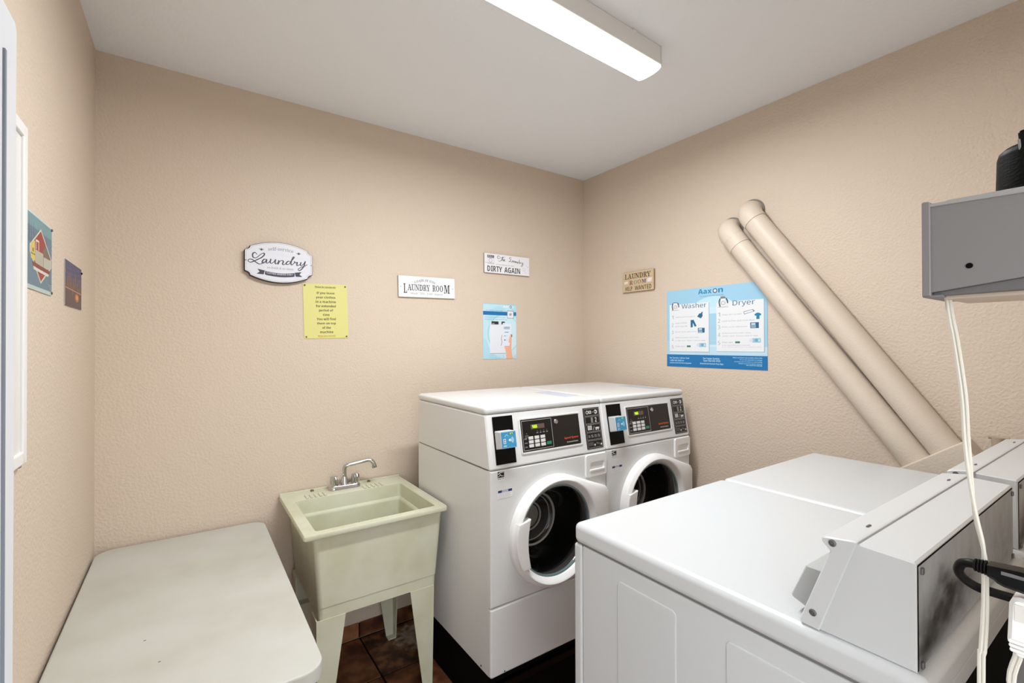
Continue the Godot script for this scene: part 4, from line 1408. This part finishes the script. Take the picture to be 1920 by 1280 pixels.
func oval_sign() -> void:
	var C := Vector3(0.7045, 2.0400, 0.0)
	var t := thing("oval_plaque", "oval self-service Laundry plaque with black edge, above the yellow notice", "sign", C)
	var b := MB.new()
	b.prism(oval_outline(1.0, 1.0), 0.0005, 0.022, Transform3D.IDENTITY, 0.001)
	part("backing", b, mat(rgb(40, 36, 38), 0.6), t)
	# pale face, as print on a plate of the same outline a little smaller
	var S := 2600.0   # pixels per metre
	var c := CV.new(820, 540, rgb(222, 224, 232))
	var px := func(p: Vector2) -> Vector2: return Vector2(410 + p.x * S, 270 - p.y * S)
	for k in 90:
		c.rect((k * 137) % 760, (k * 61) % 540, 80 + (k * 43) % 160, 2, rgb(214, 216, 226) if k % 2 else rgb(230, 231, 238))
	var ol := oval_outline(0.945, 0.925)
	var ring := PackedVector2Array()
	for p in ol: ring.append(px.call(p))
	ring.append(ring[0])
	c.line(ring, 3, rgb(150, 154, 170))
	var ink := rgb(54, 56, 72)
	var strokes := {
		"L": [[602, 2072], [594, 2080], [584, 2072], [586, 2056], [599, 2054], [620, 2074], [632, 2081], [635, 2073], [623, 2058], [606, 2047], [587, 2035], [572, 2030], [564, 2037], [570, 2045], [582, 2044], [596, 2034], [611, 2025], [623, 2027], [634, 2038]],
		"a": [[644, 2051], [634, 2050], [626, 2039], [627, 2031], [636, 2034], [645, 2049], [644, 2035], [651, 2033], [662, 2046]],
		"u": [[664, 2053], [661, 2038], [667, 2033], [678, 2042], [685, 2053], [683, 2039], [687, 2032], [694, 2038]],
		"n": [[700, 2050], [697, 2032], [705, 2047], [716, 2052], [721, 2046], [717, 2036], [722, 2031], [731, 2037]],
		"d": [[755, 2050], [744, 2051], [735, 2042], [736, 2034], [747, 2037], [758, 2054], [772, 2072], [768, 2075], [760, 2058], [756, 2040], [762, 2034], [773, 2047]],
		"r": [[773, 2052], [779, 2046], [786, 2049], [784, 2036], [788, 2033], [798, 2039]],
		"y": [[804, 2050], [801, 2038], [807, 2034], [819, 2048], [824, 2056], [817, 2031], [805, 2014], [794, 2008], [791, 2015], [804, 2025], [821, 2033], [834, 2042]]}
	for k in strokes:
		var pv := PackedVector2Array()
		for q in strokes[k]: pv.append(px.call(Vector2(q[0] * 0.001 - C.x, q[1] * 0.001 - C.y)))
		c.curve(pv, 15, ink, 0.55)
	c.text("self-service", 424, 92, 300, 42, rgb(104, 106, 122), fonts, "serif", 14)
	sprig(c, 196, 118, 26, ink); sprig(c, 640, 128, 26, ink)
	c.text("so fresh & so clean", 420, 344, 310, 26, rgb(120, 122, 136), fonts, "serif", 0, 0, 0.25)
	var rib := PackedVector2Array()
	for k in 13: rib.append(Vector2(lerpf(236, 590, k / 12.0), 392 + 18 * sin(k / 12.0 * PI)))
	for k in 13: rib.append(Vector2(lerpf(590, 236, k / 12.0), 442 + 18 * sin(k / 12.0 * PI)))
	c.poly(PackedVector2Array([Vector2(150, 372), Vector2(236, 388), Vector2(222, 440), Vector2(140, 436), Vector2(176, 408)]), ink)
	c.poly(PackedVector2Array([Vector2(676, 372), Vector2(590, 388), Vector2(604, 440), Vector2(686, 436), Vector2(650, 408)]), ink)
	c.poly(rib, ink)
	c.line(PackedVector2Array([Vector2(240, 390), Vector2(230, 438), Vector2(258, 448)]), 4, rgb(222, 224, 232)); c.line(PackedVector2Array([Vector2(588, 390), Vector2(598, 438), Vector2(570, 448)]), 4, rgb(222, 224, 232))
	c.text("CLOTHES WASHED DAILY", 413, 424, 316, 22, rgb(210, 212, 222), fonts, "sans_bold", -12)
	c.disc(24, 270, 6, rgb(110, 110, 120)); c.disc(797, 270, 6, rgb(110, 110, 120))
	# triangulated face with print coordinates
	var poly := oval_outline(0.982, 0.972)
	var idx := Geometry2D.triangulate_polygon(poly)
	b = MB.new()
	b.begin()
	for i in range(0, idx.size(), 3):
		var P := []
		var U := []
		for k in 3:
			var p := poly[idx[i + k]]
			P.append(Vector3(p.x + 0.001, p.y + 0.001, 0.0224))
			U.append(Vector2((410 + p.x * S) / 820.0, (270 - p.y * S) / 540.0))
		b.tri(P[0], P[1], P[2], U[0], U[1], U[2])
	b.facing(Vector3(0, 0, 1))
	part("printed_face", b, printed(c.tex(), 0.5), t)
	for x in [-0.1495, 0.1495]: 
		b = MB.new()
		b.lathe([Vector2(0.0024, 0.022), Vector2(0.0024, 0.0235), Vector2(0.001, 0.024)], 10, Transform3D(Basis(Vector3(1, 0, 0), PI / 2), Vector3(x, 0, 0)))
		part("nail", b, M.screw, t)


func shirt(c: CV, x: float, y: float, s: float, col: Color) -> void:
	c.poly(PackedVector2Array([Vector2(x - s, y - s * 0.5), Vector2(x - s * 0.3, y - s * 0.9), Vector2(x + s * 0.3, y - s * 0.9), Vector2(x + s, y - s * 0.5), Vector2(x + s * 0.75, y), Vector2(x + s * 0.45, y - s * 0.15), Vector2(x + s * 0.45, y + s * 0.9), Vector2(x - s * 0.45, y + s * 0.9), Vector2(x - s * 0.45, y - s * 0.15), Vector2(x - s * 0.75, y)]), col)


func panel_icon(c: CV, x: float, y: float, w: float, h: float) -> void:
	var n := rgb(36, 96, 138)
	c.rect(x, y, w, h, n); c.rect(x + w * 0.12, y + h * 0.12, w * 0.5, h * 0.3, rgb(200, 225, 240)); c.rect(x + w * 0.08, y + h * 0.5, w * 0.58, h * 0.42, rgb(190, 214, 232))
	for k in 3: c.rect(x + w * (0.12 + 0.18 * k), y + h * 0.56, w * 0.1, h * 0.3, n)


func machine_icon(c: CV, x: float, y: float, s: float, open_: bool) -> void:
	var k := rgb(40, 52, 66)
	var lw := rgb(236, 238, 240)
	c.rect(x - s * 0.42, y - s * 0.75, s * 0.84, s * 1.35, rgb(150, 158, 166)); c.rect(x - s * 0.38, y - s * 0.70, s * 0.76, s * 1.26, lw)
	c.rect(x - s * 0.38, y - s * 0.76, s * 0.76, s * 0.12, k)
	c.disc(x, y + s * 0.02, s * 0.32, rgb(150, 158, 166)); c.disc(x, y + s * 0.02, s * 0.25, rgb(224, 228, 230))
	c.curve(PackedVector2Array([Vector2(x - s * 0.5, y - s * 0.6), Vector2(x - s * 0.62, y - s * 0.1), Vector2(x - s * 0.5, y + s * 0.5)]), s * 0.17, k, 1.0)
	c.curve(PackedVector2Array([Vector2(x + s * 0.5, y - s * 0.6), Vector2(x + s * 0.66, y - s * 0.25), Vector2(x + s * 0.7, y + s * 0.05)]), s * 0.17, k, 1.0)
	c.rect(x - s * 0.85, y + s * 0.6, s * 1.7, s * 0.05, rgb(150, 158, 166))
	if open_: c.rect(x - s * 0.4, y - s * 0.98, s * 0.7, s * 0.2, rgb(150, 150, 158)); c.rect(x + s * 0.35, y + s * 0.25, s * 0.5, s * 0.32, rgb(226, 230, 234))


func signs_right() -> void:
	# small wooden sign
	var c := CV.new(534, 272, rgb(206, 186, 152))
	for k in 80: c.rect((k * 83) % 520, (k * 37) % 270, 40 + (k * 29) % 120, 2, rgb(192, 170, 136) if k % 3 else rgb(216, 198, 168))
	for yy in [90, 180]: c.rect(0, yy, 534, 3, rgb(168, 142, 106))
	c.poly(PackedVector2Array([Vector2(34, 128), Vector2(96, 120), Vector2(104, 152), Vector2(40, 162)]), rgb(232, 224, 214)); c.poly(PackedVector2Array([Vector2(428, 122), Vector2(504, 108), Vector2(500, 156), Vector2(432, 166)]), rgb(234, 226, 226))
	c.disc(470, 138, 30, rgb(232, 222, 224), 26)
	var br := rgb(66, 46, 24)
	c.text("LAUNDRY", 264, 60, 440, 68, br, fonts, "serif_bold")
	c.text("R", 157, 148, 58, 54, rgb(120, 52, 32), fonts, "serif_bold"); c.text("O", 229, 146, 54, 54, rgb(104, 138, 124), fonts, "serif_bold"); c.text("O", 295, 144, 56, 54, rgb(150, 104, 50), fonts, "serif_bold"); c.text("M", 374, 144, 74, 50, rgb(86, 74, 128), fonts, "serif_bold")
	c.text("HELP", 115, 226, 120, 56, rgb(92, 68, 42), fonts, "sans_bold"); c.text("WANTED", 358, 226, 278, 58, rgb(94, 72, 44), fonts, "sans_bold")
	board_sign("wooden_sign", "small wooden LAUNDRY ROOM HELP WANTED sign on the right wall, left of the instruction poster", Vector3(W, 2.0485, 0.5305), -90, 0.268, 0.138, 0.014, mat(rgb(150, 122, 88), 0.7), c.tex(), 0.0, 0.006)
	# big instruction poster
	c = CV.new(1000, 756, rgb(158, 205, 232))
	c.disc(504, 420, 330, rgb(192, 226, 242)); c.disc(504, 440, 250, rgb(206, 230, 244)); c.rect(470, 250, 76, 290, rgb(166, 208, 232)); c.rect(0, 560, 1000, 80, rgb(192, 222, 240)); c.rect(0, 500, 34, 140, rgb(176, 208, 228))
	c.rect(36, 146, 434, 466, rgb(150, 176, 196)); c.rect(33, 142, 431, 464, rgb(231, 235, 240)); c.rect(543, 154, 434, 450, rgb(140, 168, 192)); c.rect(540, 152, 431, 448, rgb(232, 235, 240))
	var blue := rgb(28, 128, 176)
	var ink := rgb(60, 106, 140)
	c.text("Aax", 424, 38, 140, 46, blue, fonts); c.disc(527, 41, 22, rgb(58, 76, 96)); c.disc(527, 41, 14, rgb(228, 236, 244)); c.text("n", 582, 42, 46, 38, blue, fonts)
	c.text("the smart laundry company", 492, 84, 240, 16, rgb(120, 160, 186), fonts)
	c.text("Washer", 306, 164, 268, 46, ink, fonts, "sans"); c.text("Dryer", 796, 176, 200, 58, ink, fonts, "sans")
	machine_icon(c, 100, 164, 58, false); machine_icon(c, 606, 160, 62, true)
	var gy := rgb(158, 166, 178)
	for k in 5:
		c.text(str(k + 1), 68, [267, 344, 416, 488, 561][k], 20, 34, gy, fonts, "sans")
		c.text(str(k + 1), 565, [265, 322, 379, 449, 524][k], 22, 36, gy, fonts, "sans")
	for l in [["Add liquid detergent", 210, 269, 220], ["Load clothes", 166, 326, 131], ["and close lid", 166, 359, 131], ["Make cycle selections", 217, 414, 235], ["Make payment with coins,", 232, 470, 266], ["credit card, Aaxon card or app", 262, 500, 326], ["Press start", 154, 556, 108],
			["Clean lint screen", 685, 268, 184], ["Load clothes and close door", 744, 326, 302], ["Make cycle selections", 710, 381, 236], ["Make payment with coins,", 729, 437, 264], ["credit card, Aaxon card or app", 758, 463, 322], ["Press start", 647, 519, 100], ["a. For second start extra coins time", 724, 544, 256], ["b. To repeat a cycle press the selection again", 773, 560, 354]]:
		c.text(l[0], l[1], l[2], l[3], 13 if l[2] < 540 or l[1] < 500 else 8, gy, fonts, "sans")
	var n := rgb(30, 104, 146)
	c.poly(PackedVector2Array([Vector2(342, 272), Vector2(364, 244), Vector2(384, 240), Vector2(392, 228), Vector2(402, 230), Vector2(398, 246), Vector2(400, 270), Vector2(382, 290)]), n)
	c.poly(PackedVector2Array([Vector2(272, 302), Vector2(304, 300), Vector2(336, 360), Vector2(316, 368), Vector2(296, 328), Vector2(294, 372), Vector2(272, 372)]), n)
	panel_icon(c, 350, 380, 70, 46); panel_icon(c, 854, 348, 74, 50)
	c.poly(PackedVector2Array([Vector2(794, 250), Vector2(878, 234), Vector2(896, 252), Vector2(800, 276)]), rgb(130, 134, 150)); c.poly(PackedVector2Array([Vector2(799, 254), Vector2(874, 239), Vector2(880, 252), Vector2(804, 270)]), rgb(232, 235, 242))
	shirt(c, 920, 294, 30, blue)
	c.rect(229, 546, 42, 18, rgb(60, 128, 104)); c.rect(718, 510, 44, 17, rgb(60, 128, 104))
	for q in [[336, 522], [846, 482]]:
		c.rect(q[0] + 26, q[1] + 2, 72, 38, rgb(150, 198, 220)); c.disc(q[0] + 60, q[1] + 20, 13, rgb(110, 168, 198)); c.disc(q[0] + 14, q[1] + 20, 16, rgb(214, 224, 234)); c.rect(q[0] + 78, q[1] + 12, 12, 18, rgb(210, 230, 240))
	c.rect(0, 636, 1000, 120, rgb(16, 114, 176))
	var lt := rgb(196, 228, 250)
	for l in [["For Service, Call or Text", 144, 671, 222, 18], ["1-800 482 3662 or", 115, 695, 164, 15], ["aaxon.com/service-request", 155, 720, 243, 17], ["For Faster Service", 486, 668, 164, 18], ["Text: 954 555 4123", 490, 690, 172, 17], ["Download Aaxon Pay App", 489, 718, 232, 18], ["Please read how to use machine card or coins", 826, 654, 258, 11], ["We are not responsible for damage", 857, 673, 196, 11], ["to clothes due to misuse or overloading", 832, 690, 246, 11], ["Refunds are given by app for payment", 852, 706, 206, 11], ["see back for details", 886, 719, 138, 11]]:
		c.text(l[0], l[1], l[2], l[3], l[4], lt, fonts)
	paper("instruction_poster", "wide blue Washer and Dryer instruction poster on the right wall under the slanting ducts", Vector3(W, 1.7212, 1.0680), -90, 0.626, 0.4725, c.tex(), 0.0, 0.35)


# ------------------------------------------------------------------ left wall
func left_wall_things() -> void:
	var t := thing("whiteboard", "white framed whiteboard on the left wall beside the open door", "whiteboard", Vector3(0, 1.744, 1.485), 90)
	# local x runs towards the back wall
	var hw := 0.40; var hh := 0.392
	var b := MB.new()
	b.bx(Vector3(-hw + 0.01, -hh + 0.01, 0.0), Vector3(hw - 0.01, hh - 0.01, 0.010), 0.001)
	part("panel", b, mat(rgb(226, 227, 224), 0.2), t)
	for s in [-1.0, 1.0]:
		b = MB.new()
		b.bx(Vector3(s * hw, -hh, 0.0), Vector3(s * (hw - 0.030), hh, 0.016), 0.004, 2)
		part("frame", b, M.plastic_white, t)
		b = MB.new()
		b.bx(Vector3(-hw + 0.02, s * hh, 0.0), Vector3(hw - 0.02, s * (hh - 0.030), 0.016), 0.004, 2)
		part("frame", b, M.plastic_white, t)
	for x in [0.33, 0.385]:
		b = MB.new()
		b.bx(Vector3(x, -hh - 0.010, 0.0), Vector3(x + 0.012, -hh + 0.002, 0.008), 0.002)
		part("clip", b, M.steel, t)
	b = MB.new()
	b.rbox(Vector3(0.300, -0.345, 0.0102), Vector3(0.010, 0.008, 0.0006), 0.0002, 1)
	part("ink_mark", b, mat(rgb(150, 30, 60), 0.6), t)
	# picture of a red house on a teal ground
	var c := CV.new(400, 300, rgb(92, 122, 138))
	for k in 70: c.rect((k * 67) % 390, 60 + (k * 41) % 240, 30 + (k * 23) % 80, 3, rgb(76, 106, 128) if k % 2 else rgb(124, 150, 160))
	c.rect(0, 0, 400, 56, rgb(108, 148, 156)); c.rect(0, 0, 400, 8, rgb(196, 208, 204))
	for k in 9: c.poly(PackedVector2Array([Vector2(60 + k * 30, 120), Vector2(74 + k * 30, 30 + (k * 17) % 30), Vector2(90 + k * 30, 120)]), rgb(74, 100, 122))
	c.rect(0, 284, 400, 16, rgb(178, 196, 194))
	var dia := func(s: float) -> PackedVector2Array: return PackedVector2Array([Vector2(232, 150 - 108 * s), Vector2(232 + 160 * s, 150 - 8), Vector2(232 + 160 * s, 150 + 30 * s), Vector2(232, 150 + 116 * s), Vector2(232 - 150 * s, 150 + 8), Vector2(232 - 150 * s, 150 - 20 * s)])
	c.poly(dia.call(1.0), rgb(206, 204, 188)); c.poly(dia.call(0.92), rgb(146, 44, 38))
	c.poly(PackedVector2Array([Vector2(96, 122), Vector2(150, 104), Vector2(152, 186), Vector2(96, 180)]), rgb(206, 186, 92)); c.rect(118, 138, 14, 14, rgb(86, 90, 70)); c.rect(96, 158, 54, 5, rgb(120, 112, 70))
	c.rect(160, 96, 46, 40, rgb(214, 206, 196)); c.rect(168, 104, 30, 32, rgb(140, 52, 46))
	c.poly(PackedVector2Array([Vector2(154, 138), Vector2(268, 138), Vector2(268, 196), Vector2(154, 190)]), rgb(172, 172, 154)); c.poly(PackedVector2Array([Vector2(258, 130), Vector2(300, 92), Vector2(372, 146), Vector2(300, 150)]), rgb(104, 98, 90)); c.poly(PackedVector2Array([Vector2(272, 150), Vector2(378, 148), Vector2(376, 190), Vector2(272, 198)]), rgb(178, 180, 166))
	c.poly(PackedVector2Array([Vector2(110, 190), Vector2(372, 196), Vector2(360, 212), Vector2(118, 206)]), rgb(124, 44, 46)); c.poly(PackedVector2Array([Vector2(128, 208), Vector2(356, 212), Vector2(340, 224), Vector2(136, 220)]), rgb(208, 204, 196))
	var p := paper("house_picture", "picture of a red gabled house on the left wall, next to the whiteboard", Vector3(0, 1.8650, 0.9185), 90, 0.285, 0.195, c.tex(), 0.0)
	for q in [Vector2(0.138, 0.090), Vector2(0.138, -0.090)]: tack(p, q.x, q.y, M.screw, 0.004)
	# small dusk picture
	c = CV.new(360, 200, rgb(56, 62, 104))
	for k in 40: c.rect((k * 71) % 340, (k * 29) % 90, 20 + (k * 31) % 60, 4, rgb(72, 80, 134) if k % 2 else rgb(48, 52, 88))
	c.rect(0, 92, 360, 108, rgb(80, 58, 58))
	for k in 26: c.rect((k * 53) % 340, 40 + (k * 19) % 70, 14, 20 + (k * 13) % 30, rgb(104, 76, 66) if k % 2 else rgb(120, 88, 66))
	c.line(PackedVector2Array([Vector2(10, 120), Vector2(350, 124)]), 4, rgb(196, 130, 120))
	c.disc(250, 150, 46, rgb(170, 106, 52), 20); c.disc(256, 148, 28, rgb(226, 148, 60), 12)
	for k in 14: c.rect((k * 89) % 340, 160 + (k * 11) % 36, 26, 3, rgb(70, 72, 116))
	p = paper("dusk_picture", "small dark picture of lights at dusk on the left wall, nearest the back corner", Vector3(0, 1.8285, 0.4605), 90, 0.276, 0.1480, c.tex(), 0.0)
	tack(p, 0.136, 0.060, M.black, 0.004)


# ------------------------------------------------------------------ grey shelf, its cord, the plugs at the right edge
func shelf_and_cords() -> void:
	var t := thing("wall_shelf", "grey metal box shelf at the right edge of the picture", "shelf", Vector3(0.93, 1.672, 2.616))
	# local: x 0 is the end that faces the viewer, z -0.133 its outer edge, 0.134 at the front wall
	var b := MB.new()
	var zs := Transform3D(Basis(Vector3(0, 0, 1), Vector3(0, 1, 0), Vector3(1, 0, 0)), Vector3.ZERO)
	b.prism(PackedVector2Array([Vector2(-0.1270, 0.0035), Vector2(-0.1270, 0.0885), Vector2(0.1335, 0.0790), Vector2(0.1335, 0.0380)]), 0.0, 0.100, zs, 0.001, 0.0005)
	part("end_panel", b, M.grey_metal, t)
	b = MB.new()
	b.prism(PackedVector2Array([Vector2(-0.1330, 0.0000), Vector2(-0.1330, 0.0930), Vector2(-0.1318, 0.0938), Vector2(-0.1275, 0.0932), Vector2(-0.1265, 0.0915), Vector2(-0.1265, 0.0000)]), -0.0030, 0.100, zs, 0.0008, 0.0008)
	part("outer_edge", b, M.grey_metal, t)
	b = MB.new()
	b.prism(PackedVector2Array([Vector2(-0.1270, 0.0880), Vector2(-0.1270, 0.0912), Vector2(-0.115, 0.0912), Vector2(-0.1145, 0.0918), Vector2(0.1335, 0.0885), Vector2(0.1335, 0.0785)]), -0.0015, 0.100, zs, 0.0005, 0.0005)
	part("top_rim", b, mat(rgb(150, 149, 149), 0.45), t)
	b = MB.new()
	b.begin()
	b.prism(PackedVector2Array([Vector2(-0.1265, 0.0000), Vector2(-0.1265, 0.0036), Vector2(0.1335, 0.0382), Vector2(0.1335, 0.0040)]), 0.0035, 0.100, zs, 0.0005, 0.0005)
	part("lower_flange", b, M.grey_dark, t)
	b = MB.new()
	b.bx(Vector3(0.012, -0.0030, -0.1200), Vector3(0.099, 0.0010, 0.1335), 0.0006)
	part("underside", b, M.beige_board, t)
	b = MB.new()
	b.bx(Vector3(-0.001, -0.0012, -0.1330), Vector3(0.07, 0.0008, -0.1180), 0.0006)
	part("bottom_lip", b, M.grey_metal, t)
	b = MB.new()
	b.lathe([Vector2(0.0026, 0.0), Vector2(0.0026, 0.0008)], 14, Transform3D(Basis(Vector3(0, 0, 1), PI / 2), Vector3(0.0002, 0.0264, -0.0990)))
	part("screw_hole", b, M.black_matt, t)
	# black device with a pierced skin, and the flat black piece leaning beside it
	var sp := thing("black_speaker", "black rounded device with a pierced skin on top of the grey shelf", "device", Vector3(0.985, 1.7630, 2.5605))
	b = MB.new()
	b.lathe([Vector2(0.0345, 0.0), Vector2(0.0345, 0.004), Vector2(0.0335, 0.0400), Vector2(0.0322, 0.0450), Vector2(0.0290, 0.0480), Vector2(0.015, 0.0505), Vector2(0.0005, 0.0510)], 40, Transform3D.IDENTITY, true)
	var skin := mat(rgb(4, 4, 4), 0.5, 0.0, 0.2)
	skin.heightmap_enabled = true
	skin.heightmap_texture = noise_tex(0.12, 3, 256, 1, null, FastNoiseLite.TYPE_CELLULAR)
	skin.heightmap_scale = 0.02
	tri_map(skin, 14.0)
	part("body", b, skin, sp)
	b = MB.new()
	b.lathe([Vector2(0.0346, 0.001), Vector2(0.0350, 0.003), Vector2(0.0344, 0.006)], 40, Transform3D.IDENTITY, false)
	part("foot_ring", b, M.black, sp)
	var an := thing("black_antenna", "flat black upright piece leaning in front of the pierced black device", "antenna", Vector3(0.958, 1.7600, 2.5535))
	b = MB.new()
	var lean := Transform3D(Basis(Vector3(1, 0, 0), -0.075), Vector3.ZERO)
	b.rbox(Vector3(0.0, 0.031, 0.004), Vector3(0.006, 0.062, 0.016), 0.0028, 3, lean)
	part("blade", b, M.black, an)
	b = MB.new()
	b.rbox(Vector3(-0.0022, 0.030, -0.0035), Vector3(0.002, 0.048, 0.002), 0.0009, 2, lean)
	part("edge_strip", b, mat(rgb(120, 118, 116), 0.4), an)
	# flat twin cord from the underside of the shelf
	var cord := thing("extension_cord", "flat white twin cord hanging from the grey shelf past the dryers", "cord", Vector3(0.9535, 1.672, 2.497))
	var cv := Curve3D.new()
	for p in [[1.6720, 2.4966], [1.6480, 2.4992], [1.6272, 2.5022], [1.5750, 2.5076], [1.5350, 2.5092], [1.5028, 2.5112], [1.4700, 2.5140], [1.4526, 2.5163], [1.4320, 2.5200], [1.4137, 2.5215], [1.3679, 2.5213], [1.3300, 2.5195], [1.3004, 2.5183], [1.0, 2.517], [0.5, 2.52], [0.06, 2.53]]: cv.add_point(Vector3(0, p[0] - 1.672, p[1] - 2.497))
	var base := cv.get_baked_points()
	b = MB.new()
	var mid := PackedVector3Array()
	for i in cv.point_count - 1:
		for k in 6:
			var q0 := cv.get_point_position(maxi(i - 1, 0)); var q1 := cv.get_point_position(i); var q2 := cv.get_point_position(i + 1); var q3 := cv.get_point_position(mini(i + 2, cv.point_count - 1))
			mid.append(q1.cubic_interpolate(q2, q0, q3, k / 6.0))
	mid.append(cv.get_point_position(cv.point_count - 1))
	for s in [-1.0, 1.0]:
		var line := PackedVector3Array()
		for i in mid.size():
			var tw := 0.5 + 0.9 * sin(i * 0.11)
			line.append(mid[i] + Vector3(cos(tw) * 0.55, 0, sin(tw)).normalized() * s * 0.0014)
		b.tube(line, 0.0016, 8)
	part("twin_wire", b, M.cord, cord)
	# wall socket just out of the frame, with the black plug and the white plug in it
	var so := thing("wall_socket", "pale wall socket on the front wall behind the dryers", "socket", Vector3(0.985, 1.375, ZF))
	so.position = Vector3(0.943, 1.378, ZF)
	b = MB.new()
	b.rbox(Vector3(0, 0, -0.006), Vector3(0.075, 0.120, 0.012), 0.003, 2)
	part("cover_plate", b, M.plastic_white, so)
	var bp := thing("black_plug", "black plug with ribbed neck and looped black cord at the right edge", "plug", Vector3(0.95, 1.41, 2.53))
	var O := Vector3(0.95, 1.41, 2.53)
	b = MB.new()   # body: from the neck towards the socket
	var prof := PackedVector2Array([Vector2(2.5262, 1.4205), Vector2(2.5265, 1.4105), Vector2(2.5310, 1.4085), Vector2(2.5330, 1.4065), Vector2(2.5370, 1.4050), Vector2(2.5480, 1.4040), Vector2(2.60, 1.402), Vector2(2.66, 1.395), Vector2(2.738, 1.390), Vector2(2.738, 1.412), Vector2(2.66, 1.414), Vector2(2.58, 1.4200), Vector2(2.548, 1.4225)])
	for i in prof.size(): prof[i] -= Vector2(O.z, O.y)
	b.prism(prof, -0.020, 0.001, zs, 0.003, 0.003)
	var body := part("body", b, M.black, bp)
	b = MB.new()
	b.bx(Vector3(-0.0204, 0.0065, 0.006), Vector3(-0.0192, 0.0095, 0.030), 0.0004)
	part("raised_mark", b, M.grey_dark, body)
	b = MB.new()
	for k in 4: b.lathe([Vector2(0.0045, -0.0013), Vector2(0.0068 - 0.0003 * k, -0.0006), Vector2(0.0068 - 0.0003 * k, 0.0006), Vector2(0.0045, 0.0013)], 16, Transform3D(Basis(Vector3(1, 0, 0), PI / 2), Vector3(-0.0095, 0.0055, -0.0055 - 0.0023 * k)))
	part("ribbed_neck", b, M.rubber, bp)
	b = MB.new()
	cv = Curve3D.new()
	for p in [[1.4155, 2.5200, -0.0095], [1.4150, 2.5130, -0.008], [1.4110, 2.5065, -0.004], [1.4015, 2.5030, 0.002], [1.3930, 2.5055, 0.008], [1.3865, 2.5140, 0.013], [1.3840, 2.5260, 0.018], [1.3822, 2.5390, 0.024], [1.379, 2.56, 0.034], [1.33, 2.60, 0.06], [1.10, 2.62, 0.10], [0.60, 2.60, 0.20]]: cv.add_point(Vector3(p[2], p[0] - O.y, p[1] - O.z))
	mid = PackedVector3Array()
	for i in cv.point_count - 1:
		for k in 6:
			var q0 := cv.get_point_position(maxi(i - 1, 0)); var q1 := cv.get_point_position(i); var q2 := cv.get_point_position(i + 1); var q3 := cv.get_point_position(mini(i + 2, cv.point_count - 1))
			mid.append(q1.cubic_interpolate(q2, q0, q3, k / 6.0))
	b.tube(mid, 0.0042, 12)
	part("cord", b, M.rubber, bp)
	var wp := thing("white_plug", "white block plug with stepped neck and white cord below the black plug", "plug", Vector3(0.95, 1.372, 2.546))
	b = MB.new()
	b.prism(PackedVector2Array([Vector2(-0.0080, -0.0160), Vector2(-0.0066, 0.0180), Vector2(-0.0045, 0.0235), Vector2(0.0, 0.0250), Vector2(0.050, 0.0240), Vector2(0.191, 0.0030), Vector2(0.191, -0.0230), Vector2(0.050, -0.0180)]), -0.012, 0.012, zs, 0.003, 0.003)
	var wb := part("body", b, M.plastic_white, wp)
	b = MB.new()
	b.bx(Vector3(-0.0126, 0.0040, -0.003), Vector3(-0.0114, 0.0190, 0.02), 0.0004)
	part("raised_panel", b, mat(rgb(214, 212, 206), 0.5), wb)
	b = MB.new()
	for k in 3: b.rbox(Vector3(0.0, -0.0165 - 0.0042 * k, 0.0035 - 0.0006 * k), Vector3(0.022 - 0.002 * k, 0.0034, 0.0225 - 0.002 * k), 0.0016, 2)
	b.rbox(Vector3(0.0, -0.022, 0.0035), Vector3(0.014, 0.016, 0.014), 0.002, 1)
	part("stepped_neck", b, M.plastic_white, wp)
	b = MB.new()
	mid = PackedVector3Array()
	for p in [[-0.026, -0.002], [-0.034, -0.0030], [-0.042, -0.0050], [-0.050, -0.0066], [-0.058, -0.0072], [-0.066, -0.0060], [-0.10, 0.0], [-0.5, 0.02], [-1.0, 0.04], [-1.34, 0.05]]: mid.append(Vector3(0, p[0], p[1]))
	for s in [-1.0, 1.0]:
		var line := PackedVector3Array()
		for q in mid: line.append(q + Vector3(0, 0, s * 0.0015))
		b.tube(line, 0.0019, 8)
	part("cord", b, M.cord, wp)
